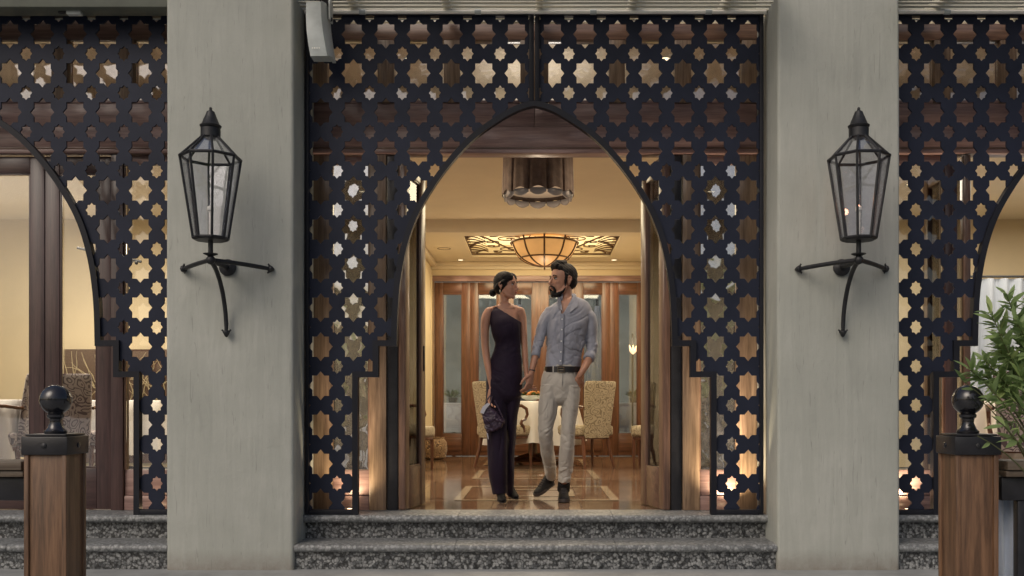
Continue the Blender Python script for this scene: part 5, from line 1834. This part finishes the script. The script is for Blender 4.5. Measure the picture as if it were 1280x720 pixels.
# trousers
t = MB()
limb(t, [(703.6, 461, 22.0, .106, 0), (702.6, 468, 23.4, .112, 0), (701.4, 476, 24.8, .120, 0), (700.8, 486, 25.2, .120, 0), (700.5, 493, 24.5, .112, 0)], 36)
limb(t, [(688.5, 482, 12.8, .112, 0), (687.2, 495, 13.2, .110, -.005), (684.3, 515, 12.2, .102, -.02), (682.1, 532, 10.0, .086, -.03), (682.1, 543, 9.2, .078, -.02), (684.0, 563, 8.7, .076, .09), (687.3, 580, 8.3, .070, .22), (689.0, 594, 7.0, .060, .33)], 24, False)
limb(t, [(713.2, 482, 12.0, .112, 0), (713.0, 495, 11.9, .108, .0), (711.9, 515, 10.6, .098, -.01), (710.4, 532, 9.4, .086, -.03), (710.2, 543, 9.0, .080, -.03), (708.6, 563, 9.4, .078, .0), (706.8, 585, 9.1, .072, .04), (705.2, 602.5, 7.2, .062, .05)], 24, False)
ft = folds([(35, 13, .35, .016, 690, 486, 13), (-35, 13, .35, .016, 712, 486, 13), (20, 22, .3, .012, 683, 541, 14), (-15, 22, .3, .012, 711, 548, 14), (10, 30, .35, .012, 706, 592, 13), (-10, 30, .35, .012, 688, 588, 13), (88, 14, .2, .006, 700, 530, 80), (65, 22, .3, .009, 686, 515, 22), (-65, 22, .3, .009, 713, 515, 22)])
tr_o = remesh(t, 'trousers', M['chino'], man, .0036, 3, disp=ft, loc=ml)
flap([(701.6, 467.5, -.121), (703.0, 467.5, -.121), (702.8, 478, -.127), (701.9, 485, -.124)], 0, 0, 'fly_seam', 'chino')
flap([(717.3, 467.5, -.102), (718.2, 467.5, -.101), (725.2, 480, -.045), (724.2, 480.5, -.050)], 0, 0, 'pocket_edge', 'chino', .006)
flap([(688.0, 467.5, -.102), (687.1, 467.5, -.101), (678.5, 480, -.055), (679.5, 480.5, -.060)], 0, 0, 'pocket_edge', 'chino', .006)
# belt
def ringpart(cx, cy, hwx, dep, hz, grow, name, mat, a0=0, a1=2 * pi, th=.006):
    n = 48; c = Q(cx, cy, 0); vs = []
    for k in range(n + 1):
        a = a0 + (a1 - a0) * k / n
        for g, z in ((0, -hz), (th, -hz), (th, hz), (0, hz)):
            vs.append(c + Vector((cos(a) * (pxm(hwx) + grow + g), sin(a) * (dep + grow + g), z)))
    fs = [(k * 4 + e, k * 4 + (e + 1) % 4, k * 4 + 4 + (e + 1) % 4, k * 4 + 4 + e) for k in range(n) for e in range(4)]
    return MB().add(vs, fs).build(name, M[mat], man, loc=ml, smooth=50)
be = ringpart(703.6, 462.2, 22.1, .106, .0215, .004, 'belt', 'belt')
for x, yy in ((691.5, -.098), (709.5, -.108), (718, -.088)):
    MB().cbox(-.0045, .0045, -.004, .004, -.028, .028, .001).xf(Matrix.Translation(Q(x, 462.2, yy))).build('belt_loop', M['chino'], man, loc=ml)
m = MB()
m.tube([(-.022, 0, -.018), (.022, 0, -.018), (.022, 0, .018), (-.022, 0, .018), (-.022, 0, -.018)], .0032, 6)
m.tube([(-.022, 0, 0), (.018, -.002, 0)], .0022, 6)
m.xf(Matrix.Translation(Q(701.3, 462.2, -.120))).build('buckle', M['buckle'], man, loc=ml)
# bracelet, rolled cuffs
def cuff(c, d, r1, r2, L_, name, mat, tilt=0):
    c = Vector(c); d = Vector(d).normalized()
    MB().tube([c - d * L_, c - d * L_ * .2, c + d * L_ * .8, c + d * L_], [(r2 * .95, r1 * .95), (r2 * 1.06, r1 * 1.06), (r2 * 1.08, r1 * 1.08), (r2 * .9, r1 * .9)], 22).build(name, M[mat], man, loc=ml, smooth=70)
cuff(Q(669.9, 442.5, -.058), Q(668.6, 450, -.075) - Q(670.6, 438, -.05), pxm(5.3), .045, .024, 'rolled_cuff', 'shirt')
cuff(Q(737.0, 446.0, -.02), Q(733, 452.5, -.05) - Q(739, 440, 0), pxm(6.9), .050, .026, 'rolled_cuff', 'shirt')
cuff(Q(665.2, 463.2, -.087), Q(664.2, 468, -.09) - Q(666, 458, -.08), pxm(3.8), .027, .006, 'bracelet', 'belt')
# shoes: planted foot and the one pushing off behind
a = Q(705, 603, .05)
shoe((Q(705.5, 0, -.16).x, Y(D0 - .13), .012), (Q(704.2, 0, .13).x, Y(D0 + .13), .012), .088, .044, a, False, man, ml)
a = Q(689.5, 596, .34)
tp = Q(668.8, 0, .24)
shoe((Q(669.5, 0, .24).x, Y(D0 + .24), .018), (Q(690, 0, .40).x, Y(D0 + .40), .098), .080, .043, a, False, man, ml)
# ------------------------------------------------------------------ shrub at the right
def leafmat(name, lo, hi):
    m, nt, b = newmat(name)
    oi = nt.nodes.new('ShaderNodeObjectInfo')
    n = tex_noise(nt, coords(nt, src='World'), 9, 3)
    mx = nt.nodes.new('ShaderNodeMath'); mx.operation = 'MULTIPLY_ADD'
    nt.links.new(n, mx.inputs[0]); mx.inputs[1].default_value = .6; nt.links.new(oi.outputs['Random'], mx.inputs[2])
    nt.links.new(ramp(nt, mx.outputs[0], [(.2, lo), (1.15, hi)]), b.inputs['Base Color'])
    b.inputs['Roughness'].default_value = .5
    b.inputs['Subsurface Weight'].default_value = .0
    tl = nt.nodes.new('ShaderNodeBsdfTranslucent'); tl.inputs[0].default_value = (*[min(1, c * 1.6) for c in hi], 1)
    ms = nt.nodes.new('ShaderNodeMixShader'); ms.inputs[0].default_value = .25
    out = nt.nodes['Material Output']
    nt.links.new(b.outputs[0], ms.inputs[1]); nt.links.new(tl.outputs[0], ms.inputs[2]); nt.links.new(ms.outputs[0], out.inputs[0])
    return m
M['leafmat'] = leafmat('shrub leaf', (.06, .105, .035), (.27, .37, .14))
M['leaf_hi'] = leafmat('young shrub leaf', (.10, .17, .05), (.30, .38, .14))
M['twig'] = plain('green twig', (.14, .15, .06), .6, 0, .2, 20)
def leaf_mesh(name, L, wd, droop, mat):
    vs, fs = [], []
    n = 7
    for i in range(n):
        u = i / (n - 1)
        w = wd * sin(pi * min(1, u * .96 + .04)) ** .85 * (1 - .35 * u)
        x = L * u; z = -droop * L * u * u
        vs += [(x, -w, z + w * .35), (x, 0, z), (x, w, z + w * .35)]
    for i in range(n - 1):
        for k in (0, 1):
            a = i * 3 + k
            fs.append((a, a + 1, a + 4, a + 3))
    me = MB().add(vs, fs).mesh(name, 'all')
    me.materials.append(mat)
    return me
LM = [leaf_mesh('shrub_leaf', .075, .0115, .25, M['leafmat']), leaf_mesh('shrub_leaf', .060, .0105, .10, M['leafmat']),
      leaf_mesh('shrub_leaf', .090, .0135, .45, M['leaf_hi']), leaf_mesh('shrub_leaf', .050, .008, .2, M['leaf_hi'])]
sh = thing('leafy_shrub', 'leafy green shrub in a pot spilling over the right railing and post', 'shrub', (1.80, Y(3.0), -.31))
S0 = Vector((1.80, Y(3.0), -.31))
MB().lathe([(.14, 0), (.19, .18), (.21, .34), (.22, .36), (.20, .37), (.19, .34), (0, .33)], n=28, cap=False).build('pot', M['iron'], sh)
rs = random.Random(21)
DS = 2.62
def PP(px, py, D=DS):
    return Vector(((px - 668) * D / 1175, Y(D), CAMZ - (py - 506) * D / 1175))
branches = []
tips = [(1258, 368, 2.62), (1238, 392, 2.66), (1270, 400, 2.60), (1212, 462, 2.52), (1206, 478, 2.56), (1230, 450, 2.62), (1245, 430, 2.7), (1285, 380, 2.75), (1300, 400, 2.6),
        (1222, 545, 2.50), (1240, 520, 2.52), (1275, 470, 2.55), (1290, 520, 2.55), (1284, 440, 2.62), (1262, 450, 2.7), (1250, 480, 2.64), (1310, 450, 2.7), (1225, 500, 2.56), (1285, 560, 2.5), (1248, 415, 2.6), (1232, 470, 2.7), (1265, 500, 2.6), (1320, 380, 2.7), (1290, 490, 2.75), (1278, 425, 2.7)]
cands = []
for i, (px, py, D) in enumerate(tips):
    e = PP(px, py, D) - S0
    b0 = Vector((rs.uniform(-.06, .06), rs.uniform(-.06, .06), .33))
    mid = b0.lerp(e, .55) + Vector((.06, rs.uniform(-.03, .03), .16 if py > 430 else .04))
    pts = []
    for k in range(13):
        t_ = k / 12
        pts.append(b0 * (1 - t_) ** 2 + mid * 2 * t_ * (1 - t_) + e * t_ * t_)
    MB().tube(pts, [.0055 - .0042 * k / 12 for k in range(13)], 6).build('stem', M['twig'], sh)
    for k in range(2, 76):
        t_ = .38 + .62 * k / 75
        p = b0 * (1 - t_) ** 2 + mid * 2 * t_ * (1 - t_) + e * t_ * t_
        d = ((mid - b0) * 2 * (1 - t_) + (e - mid) * 2 * t_).normalized()
        cands.append((t_, p, d, k))
rs.shuffle(cands)
cands.sort(key=lambda c: -c[0] + rs.random() * .6)
def orient(d, spread):
    r = Vector((rs.gauss(0, 1), rs.gauss(0, 1), rs.gauss(0, 1)))
    q = (d * 1.0 + (r - d * r.dot(d)).normalized() * spread).normalized()
    up = Vector((rs.gauss(0, .5), rs.gauss(0, .5) - .5, 1))
    zax = (up - q * up.dot(q)).normalized()
    yax = zax.cross(q)
    return Matrix((q, yax, zax)).transposed().to_4x4()
nsep = 0
rest = MB()
dense = [c for c in cands if pxof(S0 + c[1])[1] < 492]
for t_, p, d, k in cands + dense:
    wp = S0 + p; qx, qy = pxof(wp)
    if qx < 1240 and 478 < qy < 600 and rs.random() < .90: continue
    if qy > 560 or (qy > 505 and rs.random() < .75): continue
    me = LM[rs.choice([0, 1, 1, 3, 0, 3, 2])]
    sc1 = rs.uniform(.55, 1.0)
    mt = Matrix.Translation(p) @ orient(d, rs.uniform(.5, 1.6)) @ Matrix.Scale(sc1, 4)
    if nsep < 290:
        nsep += 1
        o = link('leaf', me, sh); o.matrix_local = mt
    else:
        rest.add([mt @ v.co for v in LM[1].vertices], [tuple(f.vertices) for f in LM[1].polygons])
o = rest.build('inner_leaves', M['leafmat'], sh, smooth='all'); o['kind'] = 'stuff'

back_tree(-6.0, -16, 3.2, 1.5, 'broad tree opposite the left bay', 1)
back_tree(-2.0, -17, 3.4, 1.6, 'broad tree opposite the middle bay', 2)
back_tree(4.6, -16, 3.5, 1.6, 'broad tree opposite the right bay', 3)
